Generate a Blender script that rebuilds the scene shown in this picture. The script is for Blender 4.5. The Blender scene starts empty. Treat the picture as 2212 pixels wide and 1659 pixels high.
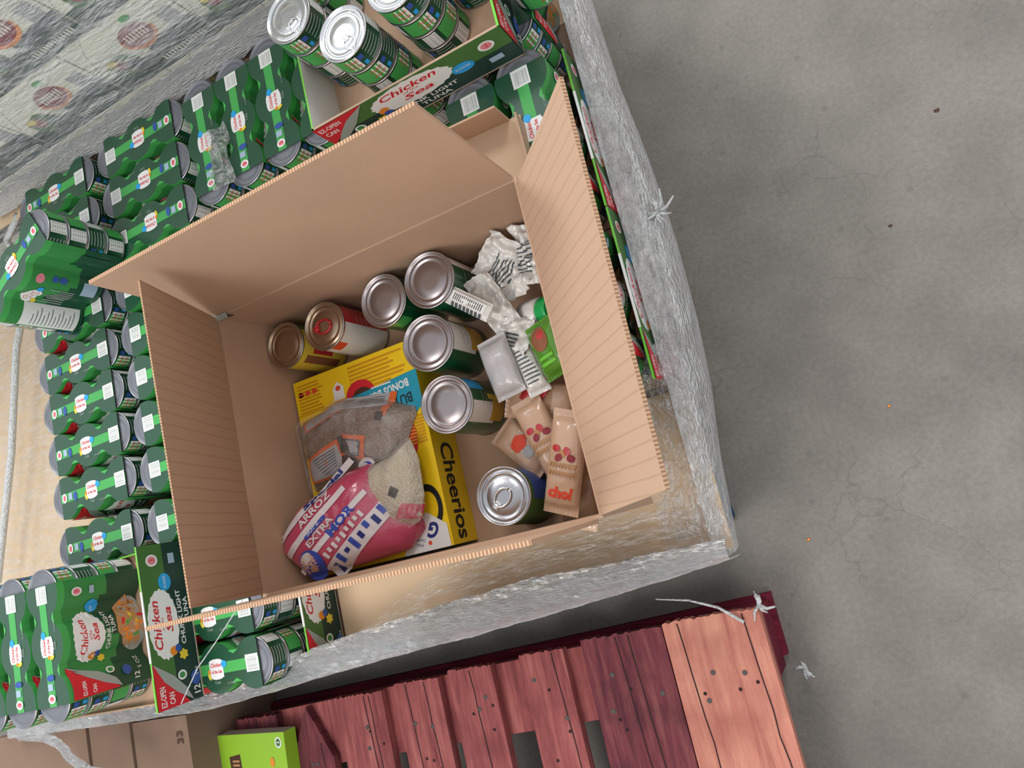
import bpy, bmesh, math, random
from mathutils import Vector, Matrix, noise, Euler
R = math.radians
random.seed(7)
sc = bpy.context.scene
C = sc.collection
PI = math.pi
CAMH = 1.38                      # camera height; Z(h) = height of a plane h metres under the camera
def Z(h): return CAMH - h

# ------------------------------------------------------------------ camera, light, exposure
cam = bpy.data.objects.new('camera', bpy.data.cameras.new('camera'))
C.objects.link(cam)
cam.data.sensor_width = 36; cam.data.lens = 36 * 1600 / 2212
cam.data.clip_start = 0.02
right = Vector((0.86606237, -0.23071495, -0.44351616))
up = Vector((0.28887641, 0.95499731, 0.06730944))
back = Vector((0.40802745, -0.18641553, 0.89373534))
M3 = Matrix((right, up, back)).transposed()
cam.matrix_world = Matrix.Translation((0, 0, CAMH)) @ M3.to_4x4()
sc.camera = cam

w = bpy.data.worlds.new('world'); sc.world = w; w.use_nodes = True
w.node_tree.nodes['Background'].inputs[0].default_value = (0.93, 0.96, 1.0, 1)
w.node_tree.nodes['Background'].inputs[1].default_value = 0.80
def area(name, loc, tgt, size, power, col=(1, 1, 1), sy=None):
    l = bpy.data.lights.new(name, 'AREA'); l.energy = power; l.size = size; l.color = col
    if sy: l.shape = 'RECTANGLE'; l.size_y = sy
    o = bpy.data.objects.new(name, l); C.objects.link(o); o.location = loc
    o.rotation_euler = (Vector(tgt) - Vector(loc)).to_track_quat('-Z', 'Y').to_euler()
    return o
area('ceiling_lamp_light', (-1.7, -1.7, 4.2), (-0.7, 0.1, 0.4), 1.8, 78, (1, 0.97, 0.94))
area('front_ceiling_lamp_light', (1.7, -2.2, 4.6), (-0.5, 0.2, 0.4), 0.8, 22, (1, 0.96, 0.92))
area('far_ceiling_lamp_light', (1.0, 3.6, 4.4), (0.1, 0.4, 0.2), 1.3, 70, (1, 0.97, 0.94))
area('rear_ceiling_lamp_light', (-3.2, 4.5, 4.5), (-0.9, 0.8, 0.5), 1.2, 175, (0.97, 0.98, 1), 2.4)
sc.view_settings.view_transform = 'Standard'; sc.view_settings.look = 'None'
sc.view_settings.gamma = 1; sc.view_settings.use_curve_mapping = False
sc.view_settings.exposure = 0.0

# ------------------------------------------------------------------ materials
def lin(c): return tuple(((v / 12.92) if v <= 0.04045 else ((v + 0.055) / 1.055) ** 2.4) for v in c)
def hexc(h):
    h = h.lstrip('#'); return lin(tuple(int(h[i:i + 2], 16) / 255 for i in (0, 2, 4)))
MATS = {}
def mat(name, col, rough=0.6, metal=0.0, coat=0.0, bump=0.0, bscale=60, var=0.0, vscale=20, col2=None, stretch=(1, 1, 1), spec=0.5, alpha=None, detail=3, crough=0.1):
    if name in MATS: return MATS[name]
    m = bpy.data.materials.new(name); m.use_nodes = True; nt = m.node_tree; N = nt.nodes
    b = N['Principled BSDF']; c = hexc(col) if isinstance(col, str) else col
    b.inputs['Base Color'].default_value = (*c, 1); b.inputs['Roughness'].default_value = rough
    b.inputs['Metallic'].default_value = metal; b.inputs['Coat Weight'].default_value = coat
    b.inputs['Coat Roughness'].default_value = crough
    b.inputs['Specular IOR Level'].default_value = spec
    if var or bump:
        tc = N.new('ShaderNodeTexCoord'); mp = N.new('ShaderNodeMapping'); nt.links.new(tc.outputs['Object'], mp.inputs[0])
        mp.inputs['Scale'].default_value = stretch
    if var:
        n = N.new('ShaderNodeTexNoise'); n.inputs['Scale'].default_value = vscale; n.inputs['Detail'].default_value = detail
        nt.links.new(mp.outputs[0], n.inputs['Vector'])
        r = N.new('ShaderNodeValToRGB'); nt.links.new(n.outputs[0], r.inputs[0])
        c2 = hexc(col2) if col2 else tuple(v * (1 - var) for v in c)
        r.color_ramp.elements[0].position = 0.3; r.color_ramp.elements[0].color = (*c2, 1)
        r.color_ramp.elements[1].position = 0.7; r.color_ramp.elements[1].color = (*c, 1)
        nt.links.new(r.outputs[0], b.inputs['Base Color'])
    if bump:
        n2 = N.new('ShaderNodeTexNoise'); n2.inputs['Scale'].default_value = bscale; n2.inputs['Detail'].default_value = 4
        nt.links.new(mp.outputs[0], n2.inputs['Vector'])
        bp = N.new('ShaderNodeBump'); bp.inputs['Strength'].default_value = bump; bp.inputs['Distance'].default_value = 0.01
        nt.links.new(n2.outputs[0], bp.inputs['Height']); nt.links.new(bp.outputs[0], b.inputs['Normal'])
        if coat: nt.links.new(bp.outputs[0], b.inputs['Coat Normal'])
    MATS[name] = m; return m

def film_mat(name, a0, a1, stretch, scale=14, tint='#e6e8ea', bump=0.7, bscale=40, metal=0.0):
    """clear stretch film: see-through, milky along its folds, glossy"""
    m = bpy.data.materials.new(name); m.use_nodes = True; nt = m.node_tree; N = nt.nodes; L = nt.links
    b = N['Principled BSDF']; out = N['Material Output']
    b.inputs['Base Color'].default_value = (*hexc(tint), 1); b.inputs['Roughness'].default_value = 0.2; b.inputs['Metallic'].default_value = metal
    b.inputs['Specular IOR Level'].default_value = 0.9; b.inputs['Coat Weight'].default_value = 1.0
    b.inputs['Coat Roughness'].default_value = 0.08
    tc = N.new('ShaderNodeTexCoord'); mp = N.new('ShaderNodeMapping'); L.new(tc.outputs['Object'], mp.inputs[0])
    mp.inputs['Scale'].default_value = stretch
    n = N.new('ShaderNodeTexNoise'); n.inputs['Scale'].default_value = scale; n.inputs['Detail'].default_value = 6; n.inputs['Roughness'].default_value = 0.65
    L.new(mp.outputs[0], n.inputs['Vector'])
    mr = N.new('ShaderNodeMapRange'); mr.inputs[1].default_value = 0.36; mr.inputs[2].default_value = 0.66
    mr.inputs[3].default_value = a0; mr.inputs[4].default_value = a1; L.new(n.outputs[0], mr.inputs[0])
    n2 = N.new('ShaderNodeTexNoise'); n2.inputs['Scale'].default_value = bscale; n2.inputs['Detail'].default_value = 5
    L.new(mp.outputs[0], n2.inputs['Vector'])
    bp = N.new('ShaderNodeBump'); bp.inputs['Strength'].default_value = bump; bp.inputs['Distance'].default_value = 0.02
    L.new(n2.outputs[0], bp.inputs['Height']); L.new(bp.outputs[0], b.inputs['Normal']); L.new(bp.outputs[0], b.inputs['Coat Normal'])
    L.new(mr.outputs[0], b.inputs['Alpha'])
    MATS[name] = m; return m

# kraft boards
mat('kraft', '#be9e85', 0.85, var=0.1, vscale=9, bump=0.03, bscale=300, spec=0.2)
mat('kraft_light', '#c8aa8e', 0.8, var=0.08, vscale=6, bump=0.03, bscale=200, spec=0.25)
mat('kraft_sheet', '#d6b998', 0.8, var=0.06, vscale=6, spec=0.2)
mat('kraft_pale', '#d6be9e', 0.8, var=0.06, vscale=6, spec=0.2)
mat('kraft_dark', '#8a6346', 0.85, var=0.15, vscale=8, spec=0.2)
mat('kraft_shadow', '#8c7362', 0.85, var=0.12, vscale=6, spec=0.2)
def wave_mat(name, c1, c2, scale, axis, dist=0.6, lo=0.02, hi=0.2, rot=(0, 0, 0)):
    m = bpy.data.materials.new(name); m.use_nodes = True; nt = m.node_tree; N = nt.nodes; L = nt.links
    b = N['Principled BSDF']; b.inputs['Roughness'].default_value = 0.85; b.inputs['Specular IOR Level'].default_value = 0.2
    tc = N.new('ShaderNodeTexCoord'); mp = N.new('ShaderNodeMapping'); L.new(tc.outputs['Object'], mp.inputs[0]); mp.inputs['Rotation'].default_value = rot
    wv = N.new('ShaderNodeTexWave'); wv.bands_direction = axis; wv.inputs['Scale'].default_value = scale; wv.inputs['Distortion'].default_value = dist
    L.new(mp.outputs[0], wv.inputs[0])
    r = N.new('ShaderNodeValToRGB'); r.color_ramp.elements[0].position = lo; r.color_ramp.elements[0].color = (*hexc(c1), 1)
    r.color_ramp.elements[1].position = hi; r.color_ramp.elements[1].color = (*hexc(c2), 1)
    L.new(wv.outputs[0], r.inputs[0]); L.new(r.outputs[0], b.inputs['Base Color']); MATS[name] = m
wave_mat('kraft_fluted_y', '#b39379', '#be9e85', 22, 'Y', 0.6, 0.0, 0.10)     # faint flute lines
wave_mat('edge_flute_y', '#9a775c', '#c9a587', 85, 'Y', 0.3, 0.3, 0.7)
wave_mat('edge_flute_x', '#9a775c', '#c9a587', 85, 'X', 0.3, 0.3, 0.7)
# print inks / packaging
INK = {'dkgreen': '#12492f', 'midgreen': '#338742', 'ltgreen': '#45a552', 'neon': '#6fc33a', 'white': '#e6e6e4', 'red': '#cf2430', 'pink': '#dd8590',
       'blue': '#2a9fe0', 'dkblue': '#35559f', 'yellowdot': '#e0c83a', 'orange': '#e58a2a', 'foodbrown': '#8a5a3c', 'foodtan': '#b98a5a', 'black': '#17181a',
       'greyink': '#9aa39c', 'panelgreen': '#466f35', 'darkpanel': '#1f3a31', 'greyblue': '#9fb4c8', 'cereal': '#f3cb12', 'cerealink': '#cf9410', 'teal': '#1f97b3',
       'tealdk': '#0f3d4a', 'navy': '#27317a', 'lime': '#93c02c', 'limedk': '#7aa827', 'cream': '#e3e2d2', 'maroon': '#8d2f3a', 'bandgreen': '#31463f', 'bandgrey': '#4a5157',
       'brownink': '#4b2f20', 'bagpink': '#cf3f66', 'bagwhite': '#dcd6d8', 'bagblue': '#3a4fb0', 'bagorange': '#d9662c', 'baggrey': '#a9a8ab', 'bagblack': '#2a2626',
       'sachetred': '#e04a30', 'skin': '#cfa48c'}
for k, v in INK.items():
    mat(k, v, 0.5, coat=0.25 if k in ('dkgreen', 'ltgreen', 'midgreen', 'cereal') else 0.0, spec=0.4)
mat('sheen_green', '#12492f', 0.4, coat=0.6, crough=0.15)
mat('tin', '#b9b9bd', 0.30, 1.0, bump=0.04, bscale=120, var=0.12, vscale=30)
mat('tin_bright', '#e8eaec', 0.2, 1.0, bump=0.12, bscale=25)
mat('tin_grey', '#7d8087', 0.5, 0.35, var=0.1, vscale=25)
mat('tin_lid_dull', '#a39b9c', 0.33, 0.9, var=0.08, vscale=20)
mat('tin_bronze', '#b09a83', 0.3, 0.9)
mat('tab_red', '#c8323a', 0.35, 0.3, coat=0.4)
mat('label_green', '#0f5a36', 0.35, coat=0.5, var=0.25, vscale=50)
mat('label_yellow', '#d8a92a', 0.4, coat=0.4)
mat('label_red', '#b92d34', 0.4, coat=0.4)
mat('label_lemon', '#ddc84a', 0.4, coat=0.4)
mat('beans', '#bba392', 0.35, coat=0.8, bump=0.9, bscale=420, var=0.45, vscale=380, col2='#937b6c', crough=0.12)
mat('rice', '#d8cdb2', 0.35, coat=0.8, bump=0.6, bscale=350, var=0.15, vscale=300, crough=0.12)
mat('bag_print_pink', '#bf4766', 0.3, coat=0.9, bump=0.25, bscale=40, crough=0.1)
mat('sachet', '#cba78b', 0.3, coat=0.7, bump=0.3, bscale=28, var=0.1, vscale=20, crough=0.15)
mat('plastic_white', '#d9d7d2', 0.3, coat=0.8, bump=0.5, bscale=45, crough=0.12)
mat('plastic_grey', '#b9b7b8', 0.3, coat=0.6, bump=0.35, bscale=35, crough=0.2)
mat('cap_green', '#0fa34f', 0.35, coat=0.3)
mat('pack_green', '#4f8a1f', 0.3, coat=0.7, bump=0.2, bscale=30)
mat('tape_grey', '#9aa39c', 0.35, coat=0.5)
# woods
def wood(name, c1, c2, c3, sc_=(26, 2.2, 26)):
    m = bpy.data.materials.new(name); m.use_nodes = True; nt = m.node_tree; N = nt.nodes; L = nt.links
    b = N['Principled BSDF']; b.inputs['Roughness'].default_value = 0.8; b.inputs['Specular IOR Level'].default_value = 0.25
    tc = N.new('ShaderNodeTexCoord'); mp = N.new('ShaderNodeMapping'); L.new(tc.outputs['Object'], mp.inputs[0]); mp.inputs['Scale'].default_value = sc_
    n = N.new('ShaderNodeTexNoise'); n.inputs['Scale'].default_value = 3; n.inputs['Detail'].default_value = 8; n.inputs['Roughness'].default_value = 0.7
    L.new(mp.outputs[0], n.inputs['Vector'])
    r = N.new('ShaderNodeValToRGB'); r.color_ramp.elements[0].position = 0.28; r.color_ramp.elements[0].color = (*hexc(c1), 1)
    r.color_ramp.elements[1].position = 0.72; r.color_ramp.elements[1].color = (*hexc(c3), 1)
    e = r.color_ramp.elements.new(0.5); e.color = (*hexc(c2), 1); L.new(n.outputs[0], r.inputs[0])
    n3 = N.new('ShaderNodeTexNoise'); n3.inputs['Scale'].default_value = 9; n3.inputs['Detail'].default_value = 5; L.new(tc.outputs['Object'], n3.inputs['Vector'])
    mx = N.new('ShaderNodeMix'); mx.data_type = 'RGBA'; mx.blend_type = 'MIX'
    mr = N.new('ShaderNodeMapRange'); mr.inputs[1].default_value = 0.52; mr.inputs[2].default_value = 0.72; mr.inputs[3].default_value = 0; mr.inputs[4].default_value = 0.65
    L.new(n3.outputs[0], mr.inputs[0]); L.new(mr.outputs[0], mx.inputs[0]); L.new(r.outputs[0], mx.inputs[6]); mx.inputs[7].default_value = (*hexc(c1), 1)
    L.new(mx.outputs[2], b.inputs['Base Color'])
    bp = N.new('ShaderNodeBump'); bp.inputs['Strength'].default_value = 0.5; bp.inputs['Distance'].default_value = 0.004; L.new(n.outputs[0], bp.inputs['Height']); L.new(bp.outputs[0], b.inputs['Normal'])
    MATS[name] = m
wood('wood_red', '#6d3436', '#96504f', '#b06c66')
wood('wood_maroon', '#43202a', '#74383f', '#8f5552')
wood('wood_fresh', '#a35f54', '#c98573', '#d89c84')
wood('wood_redpaint', '#480e1f', '#6c1a2e', '#84293b', (2, 30, 30))
wood('wood_blue', '#0d2f45', '#17455f', '#225a75', (2, 30, 30))
mat('nail', '#4d4844', 0.6, 0.4)
mat('hole', '#2a1614', 0.9)
film_mat('film_band', 0.82, 1.0, (3, 40, 12), 3, '#ffffff', 1.0, 22, 0.35)
film_mat('film_side', 0.55, 1.0, (14, 3, 5), 6, '#ffffff', 1.0, 26, 0.4)
film_mat('film_sheet', 0.0, 0.42, (5, 20, 10), 4, '#f4f4f4', 1.0, 9, 0.4)
film_mat('film_corner', 0.1, 0.7, (9, 7, 7), 7, '#f6f6f6', 1.0, 16, 0.5)
film_mat('film_far', 0.16, 0.62, (4, 9, 16), 3, '#f4f6f8', 0.8, 10)
film_mat('film_bag', 0.0, 0.26, (1, 1, 1), 22, '#ffffff', 1.0, 45)
film_mat('film_rope', 0.75, 1.0, (4, 20, 20), 6, '#dfe2e2', 0.6, 14)

# ------------------------------------------------------------------ mesh helpers
class MB:
    def __init__(s): s.v = []; s.f = []; s.m = []; s.sm = []
    def add(s, vs, fs, m, smooth=False):
        o = len(s.v); s.v += [tuple(v) for v in vs]
        for f in fs: s.f.append([o + i for i in f]); s.m.append(m); s.sm.append(smooth)
        return s
    def box(s, x0, x1, y0, y1, z0, z1, m, mats=None):
        vs = [(x0, y0, z0), (x1, y0, z0), (x1, y1, z0), (x0, y1, z0), (x0, y0, z1), (x1, y0, z1), (x1, y1, z1), (x0, y1, z1)]
        fs = dict(b=(3, 2, 1, 0), t=(4, 5, 6, 7), f=(0, 1, 5, 4), r=(1, 2, 6, 5), k=(2, 3, 7, 6), l=(3, 0, 4, 7))
        o = len(s.v); s.v += vs
        for k, f in fs.items(): s.f.append([o + i for i in f]); s.m.append((mats or {}).get(k, m)); s.sm.append(False)
        return s
    def grid(s, fn, nu, nv, m, smooth=True, closeu=False, mfn=None):
        o = len(s.v)
        for j in range(nv + 1):
            for i in range(nu + (0 if closeu else 1)): s.v.append(tuple(fn(i / nu, j / nv)))
        W = nu if closeu else nu + 1
        for j in range(nv):
            for i in range(nu):
                a = o + j * W + i; b = o + j * W + (i + 1) % W
                s.f.append([a, b, b + W, a + W]); s.m.append(mfn(i / nu, j / nv) if mfn else m); s.sm.append(smooth)
        return s
    def lathe(s, prof, n, cx=0, cy=0, cz=0, cap0=None, cap1=None):
        """prof: list of (r, z, material)"""
        o = len(s.v)
        for r, z, _ in prof:
            for i in range(n):
                a = 2 * PI * i / n; s.v.append((cx + r * math.cos(a), cy + r * math.sin(a), cz + z))
        for j in range(len(prof) - 1):
            for i in range(n):
                a = o + j * n + i; b = o + j * n + (i + 1) % n
                s.f.append([a, b, b + n, a + n]); s.m.append(prof[j][2]); s.sm.append(True)
        if cap0: s.f.append([o + i for i in range(n)][::-1]); s.m.append(cap0); s.sm.append(False)
        if cap1: k = o + (len(prof) - 1) * n; s.f.append([k + i for i in range(n)]); s.m.append(cap1); s.sm.append(False)
        return s
    def tube(s, pts, r, m, n=6):
        pts = [Vector(p) for p in pts]; o = len(s.v); rr = r if callable(r) else (lambda t: r)
        for k, p in enumerate(pts):
            d = (pts[min(k + 1, len(pts) - 1)] - pts[max(k - 1, 0)]).normalized()
            a = d.orthogonal().normalized() if abs(d.z) > 0.9 else d.cross(Vector((0, 0, 1))).normalized()
            b = d.cross(a)
            for i in range(n):
                t = 2 * PI * i / n; q = p + (a * math.cos(t) + b * math.sin(t)) * rr(k / (len(pts) - 1)); s.v.append(tuple(q))
        for k in range(len(pts) - 1):
            for i in range(n):
                a = o + k * n + i; b = o + k * n + (i + 1) % n; s.f.append([a, b, b + n, a + n]); s.m.append(m); s.sm.append(True)
        s.f.append([o + i for i in range(n)][::-1]); s.m.append(m); s.sm.append(False)
        k = o + (len(pts) - 1) * n; s.f.append([k + i for i in range(n)]); s.m.append(m); s.sm.append(False)
        return s
    def xform(s, M, start=0):
        for i in range(start, len(s.v)): s.v[i] = tuple(M @ Vector(s.v[i]))
        return s
    def mesh(s, name):
        me = bpy.data.meshes.new(name); me.from_pydata(s.v, [], s.f)
        names = []
        for m in s.m:
            if m not in names: names.append(m)
        for n in names: me.materials.append(MATS[n])
        idx = {n: i for i, n in enumerate(names)}
        me.polygons.foreach_set('material_index', [idx[m] for m in s.m])
        me.polygons.foreach_set('use_smooth', s.sm)
        me.update(); return me
    def build(s, name, parent=None, loc=None, rot=None):
        o = bpy.data.objects.new(name, s.mesh(name)); C.objects.link(o)
        if parent: o.parent = parent
        if loc: o.location = loc
        if rot: o.rotation_euler = rot
        return o

_tc = {}
def text_mesh(st, shear=0.0, bold=0.0):
    key = (st, shear, bold)
    if key not in _tc:
        cu = bpy.data.curves.new('t', 'FONT'); cu.body = st; cu.size = 1; cu.shear = shear; cu.offset = bold; cu.resolution_u = 8 if st in ('Cheerios', 'G') else 2
        cu.fill_mode = 'FRONT'
        ob = bpy.data.objects.new('t', cu); C.objects.link(ob)
        me = bpy.data.meshes.new_from_object(ob.evaluated_get(bpy.context.evaluated_depsgraph_get()))
        vs = [(v.co.x, v.co.y) for v in me.vertices]; fs = [list(p.vertices) for p in me.polygons]
        bpy.data.objects.remove(ob); bpy.data.curves.remove(cu); bpy.data.meshes.remove(me)
        x0 = min(v[0] for v in vs); x1 = max(v[0] for v in vs); y0 = min(v[1] for v in vs); y1 = max(v[1] for v in vs)
        vs = [((x - (x0 + x1) / 2) / (x1 - x0), (y - (y0 + y1) / 2) / (y1 - y0)) for x, y in vs]
        _tc[key] = (vs, fs, (x1 - x0) / (y1 - y0))
    return _tc[key]

class Art:
    """flat print laid on a surface; map(u, v, w) gives the 3D point, w is a hair above the surface"""
    def __init__(s, mb, fn, step=None): s.mb = mb; s.fn = fn; s.step = step; s.k = 0
    def _w(s): s.k += 1; return 0.00025 + 0.00006 * s.k
    def rect(s, u0, v0, u1, v1, m):
        w_ = s._w(); nu = nv = 1
        if s.step: nu = max(1, int(abs(u1 - u0) / s.step)); nv = max(1, int(abs(v1 - v0) / s.step))
        s.mb.grid(lambda a, b: s.fn(u0 + (u1 - u0) * a, v0 + (v1 - v0) * b, w_), nu, nv, m, False)
    def quad(s, p, m):
        w_ = s._w(); n = 1
        if s.step: n = max(1, int(max(math.dist(p[0], p[1]), math.dist(p[1], p[2])) / s.step))
        def f(a, b):
            x = [(p[0][i] * (1 - a) + p[1][i] * a) * (1 - b) + (p[3][i] * (1 - a) + p[2][i] * a) * b for i in (0, 1)]
            return s.fn(x[0], x[1], w_)
        s.mb.grid(f, n, n, m, False)
    def poly(s, pts, m):
        if s.step:
            for i in range(1, len(pts) - 1): s.quad([pts[0], pts[i], pts[i + 1], pts[0]], m); s.k -= 1
            s.k += 1; return
        w_ = s._w(); s.mb.add([s.fn(u, v, w_) for u, v in pts], [list(range(len(pts)))], m)
    def ell(s, cx, cy, rx, ry, m, n=20, rot=0, wob=0, wn=12):
        w_ = s._w(); rings = 1 if not s.step else max(1, int(max(rx, ry) / s.step)); c, d = math.cos(rot), math.sin(rot)
        vs = [s.fn(cx, cy, w_)]; fs = []
        for r in range(1, rings + 1):
            for i in range(n):
                a = 2 * PI * i / n; q = r / rings * (1 + wob * math.cos(wn * a)); x = rx * q * math.cos(a); y = ry * q * math.sin(a)
                vs.append(s.fn(cx + x * c - y * d, cy + x * d + y * c, w_))
        for i in range(n): fs.append([0, 1 + i, 1 + (i + 1) % n])
        for r in range(rings - 1):
            for i in range(n):
                a = 1 + r * n + i; b = 1 + r * n + (i + 1) % n; fs.append([a, a + n, b + n, b])
        s.mb.add(vs, fs, m)
    def text(s, st, cx, cy, h, m, rot=0, wd=None, shear=0, bold=0.0):
        vs, fs, asp = text_mesh(st, shear, bold); W = wd if wd else h * asp; w_ = s._w(); c, d = math.cos(rot), math.sin(rot)
        s.mb.add([s.fn(cx + x * W * c - y * h * d, cy + x * W * d + y * h * c, w_) for x, y in vs], fs, m)
    def lines(s, u0, v0, u1, v1, n, m, fill=0.5, along='u'):
        for i in range(n):
            if along == 'u':
                a = v0 + (v1 - v0) * i / n; e = random.uniform(0.75, 1); s.rect(u0, a, u0 + (u1 - u0) * e, a + (v1 - v0) / n * fill, m)
            else:
                a = u0 + (u1 - u0) * i / n; s.rect(a, v0, a + (u1 - u0) / n * fill, v1, m)
            s.k -= 1
        s.k += 1

def props(o, label, cat, group=None, kind=None):
    if label: o['label'] = label
    if cat: o['category'] = cat
    if group: o['group'] = group
    if kind: o['kind'] = kind
    return o
def thing(name, label, cat, loc=(0, 0, 0), rz=0, group=None, rot=None):
    o = bpy.data.objects.new(name, None); C.objects.link(o); o.location = loc; o.empty_display_size = 0.05
    o.rotation_euler = rot if rot else (0, 0, rz); return props(o, label, cat, group)
def copy_tree(o, parent=None):
    c = o.copy(); C.objects.link(c); c.parent = parent
    for ch in list(o.children): copy_tree(ch, c)
    return c
def nz(x, y, z=0, s=1.0): return noise.noise(Vector((x * s, y * s, z)))

# ------------------------------------------------------------------ floor
def make_floor():
    m = bpy.data.materials.new('concrete'); m.use_nodes = True; nt = m.node_tree; N = nt.nodes; L = nt.links
    b = N['Principled BSDF']; b.inputs['Roughness'].default_value = 0.55; b.inputs['Specular IOR Level'].default_value = 0.35
    tc = N.new('ShaderNodeTexCoord')
    def noi(sc__, det, ro=0.5):
        n = N.new('ShaderNodeTexNoise'); n.inputs['Scale'].default_value = sc__; n.inputs['Detail'].default_value = det; n.inputs['Roughness'].default_value = ro
        L.new(tc.outputs['Object'], n.inputs['Vector']); return n
    n1 = noi(2.2, 4); n2 = noi(120, 3, 0.7); n3 = noi(9, 5)
    r = N.new('ShaderNodeValToRGB'); r.color_ramp.elements[0].position = 0.3; r.color_ramp.elements[0].color = (*hexc('#736e68'), 1)
    r.color_ramp.elements[1].position = 0.72; r.color_ramp.elements[1].color = (*hexc('#8b867e'), 1); L.new(n1.outputs[0], r.inputs[0])
    def mul(a, f, lo, hi, src, p0, p1):
        mr = N.new('ShaderNodeMapRange'); mr.inputs[1].default_value = p0; mr.inputs[2].default_value = p1; mr.inputs[3].default_value = lo; mr.inputs[4].default_value = hi
        L.new(src, mr.inputs[0]); mx = N.new('ShaderNodeMix'); mx.data_type = 'RGBA'; mx.blend_type = 'MULTIPLY'; mx.inputs[0].default_value = f
        L.new(a, mx.inputs[6]); L.new(mr.outputs[0], mx.inputs[7]); return mx.outputs[2]
    c = mul(r.outputs[0], 1, 0.86, 1.1, n2.outputs[0], 0.3, 0.7)
    c = mul(c, 1, 0.88, 1.06, n3.outputs[0], 0.3, 0.7)
    vo = N.new('ShaderNodeTexVoronoi'); vo.feature = 'DISTANCE_TO_EDGE'; vo.inputs['Scale'].default_value = 5.5
    ds = N.new('ShaderNodeMix'); ds.data_type = 'RGBA'; ds.blend_type = 'ADD'; ds.inputs[0].default_value = 0.13; L.new(tc.outputs['Object'], ds.inputs[6]); L.new(n3.outputs[1], ds.inputs[7])
    L.new(ds.outputs[2], vo.inputs['Vector'])
    cm = N.new('ShaderNodeMapRange'); cm.inputs[1].default_value = 0.0; cm.inputs[2].default_value = 0.010; cm.inputs[3].default_value = 0.80; cm.inputs[4].default_value = 1.0
    L.new(vo.outputs['Distance'], cm.inputs[0]); nm = noi(3.1, 2)
    # cracks only in patches
    mk = N.new('ShaderNodeMapRange'); mk.inputs[1].default_value = 0.46; mk.inputs[2].default_value = 0.56; L.new(nm.outputs[0], mk.inputs[0])
    mx = N.new('ShaderNodeMix'); mx.data_type = 'RGBA'; mx.blend_type = 'MULTIPLY'; L.new(mk.outputs[0], mx.inputs[0]); L.new(c, mx.inputs[6]); L.new(cm.outputs[0], mx.inputs[7])
    v2 = N.new('ShaderNodeTexVoronoi'); v2.inputs['Scale'].default_value = 16; L.new(tc.outputs['Object'], v2.inputs['Vector'])
    sp = N.new('ShaderNodeMapRange'); sp.inputs[1].default_value = 0.05; sp.inputs[2].default_value = 0.12; sp.inputs[3].default_value = 0.72; sp.inputs[4].default_value = 1; L.new(v2.outputs['Distance'], sp.inputs[0])
    m2 = N.new('ShaderNodeMix'); m2.data_type = 'RGBA'; m2.blend_type = 'MULTIPLY'; m2.inputs[0].default_value = 0.6; L.new(mx.outputs[2], m2.inputs[6]); L.new(sp.outputs[0], m2.inputs[7])
    L.new(m2.outputs[2], b.inputs['Base Color'])
    bp = N.new('ShaderNodeBump'); bp.inputs['Strength'].default_value = 0.15; bp.inputs['Distance'].default_value = 0.004; L.new(n2.outputs[0], bp.inputs['Height']); L.new(bp.outputs[0], b.inputs['Normal'])
    MATS['concrete'] = m
    mb = MB(); mb.add([(-6, -5, 0), (5, -5, 0), (5, 5, 0), (-6, 5, 0)], [[0, 1, 2, 3]], 'concrete')
    o = mb.build('floor'); o['kind'] = 'structure'
make_floor()
def debris():
    spots = [((0.03, 0.05), 'orange', 0.0025), ((-0.155, -0.135), 'orange', 0.003), ((0.28, -0.62), 'brownink', 0.005), ((0.24, 0.5), 'brownink', 0.004),
             ((0.33, -0.58), 'brownink', 0.004), ((0.30, -0.36), 'brownink', 0.0035), ((0.12, 0.34), 'brownink', 0.003)]
    where = ['the open floor beside the wrapped load', 'the floor between wrapped load and red pallet', 'the floor near the bottom right corner', 'the floor right of the load, far up',
             'the floor just right of the corner speck', 'the floor right of the red pallet', 'the open floor towards the top right']
    for (p, m, r), wh in zip(spots, where):
        mb = MB(); mb.lathe([(r, 0, m), (r * 0.8, r * 0.35, m)], 7, cap1=m, cap0=m)
        for i, v in enumerate(mb.v): mb.v[i] = (v[0] * (1 + 0.4 * math.sin(i * 2.3)), v[1] * (1 + 0.3 * math.cos(i * 1.7)), v[2])
        props(mb.build('debris_crumb', loc=(p[0], p[1], 0.0005)), 'tiny %s crumb of grit on %s' % ('orange' if m == 'orange' else 'dark', wh), 'debris')
debris()

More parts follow.
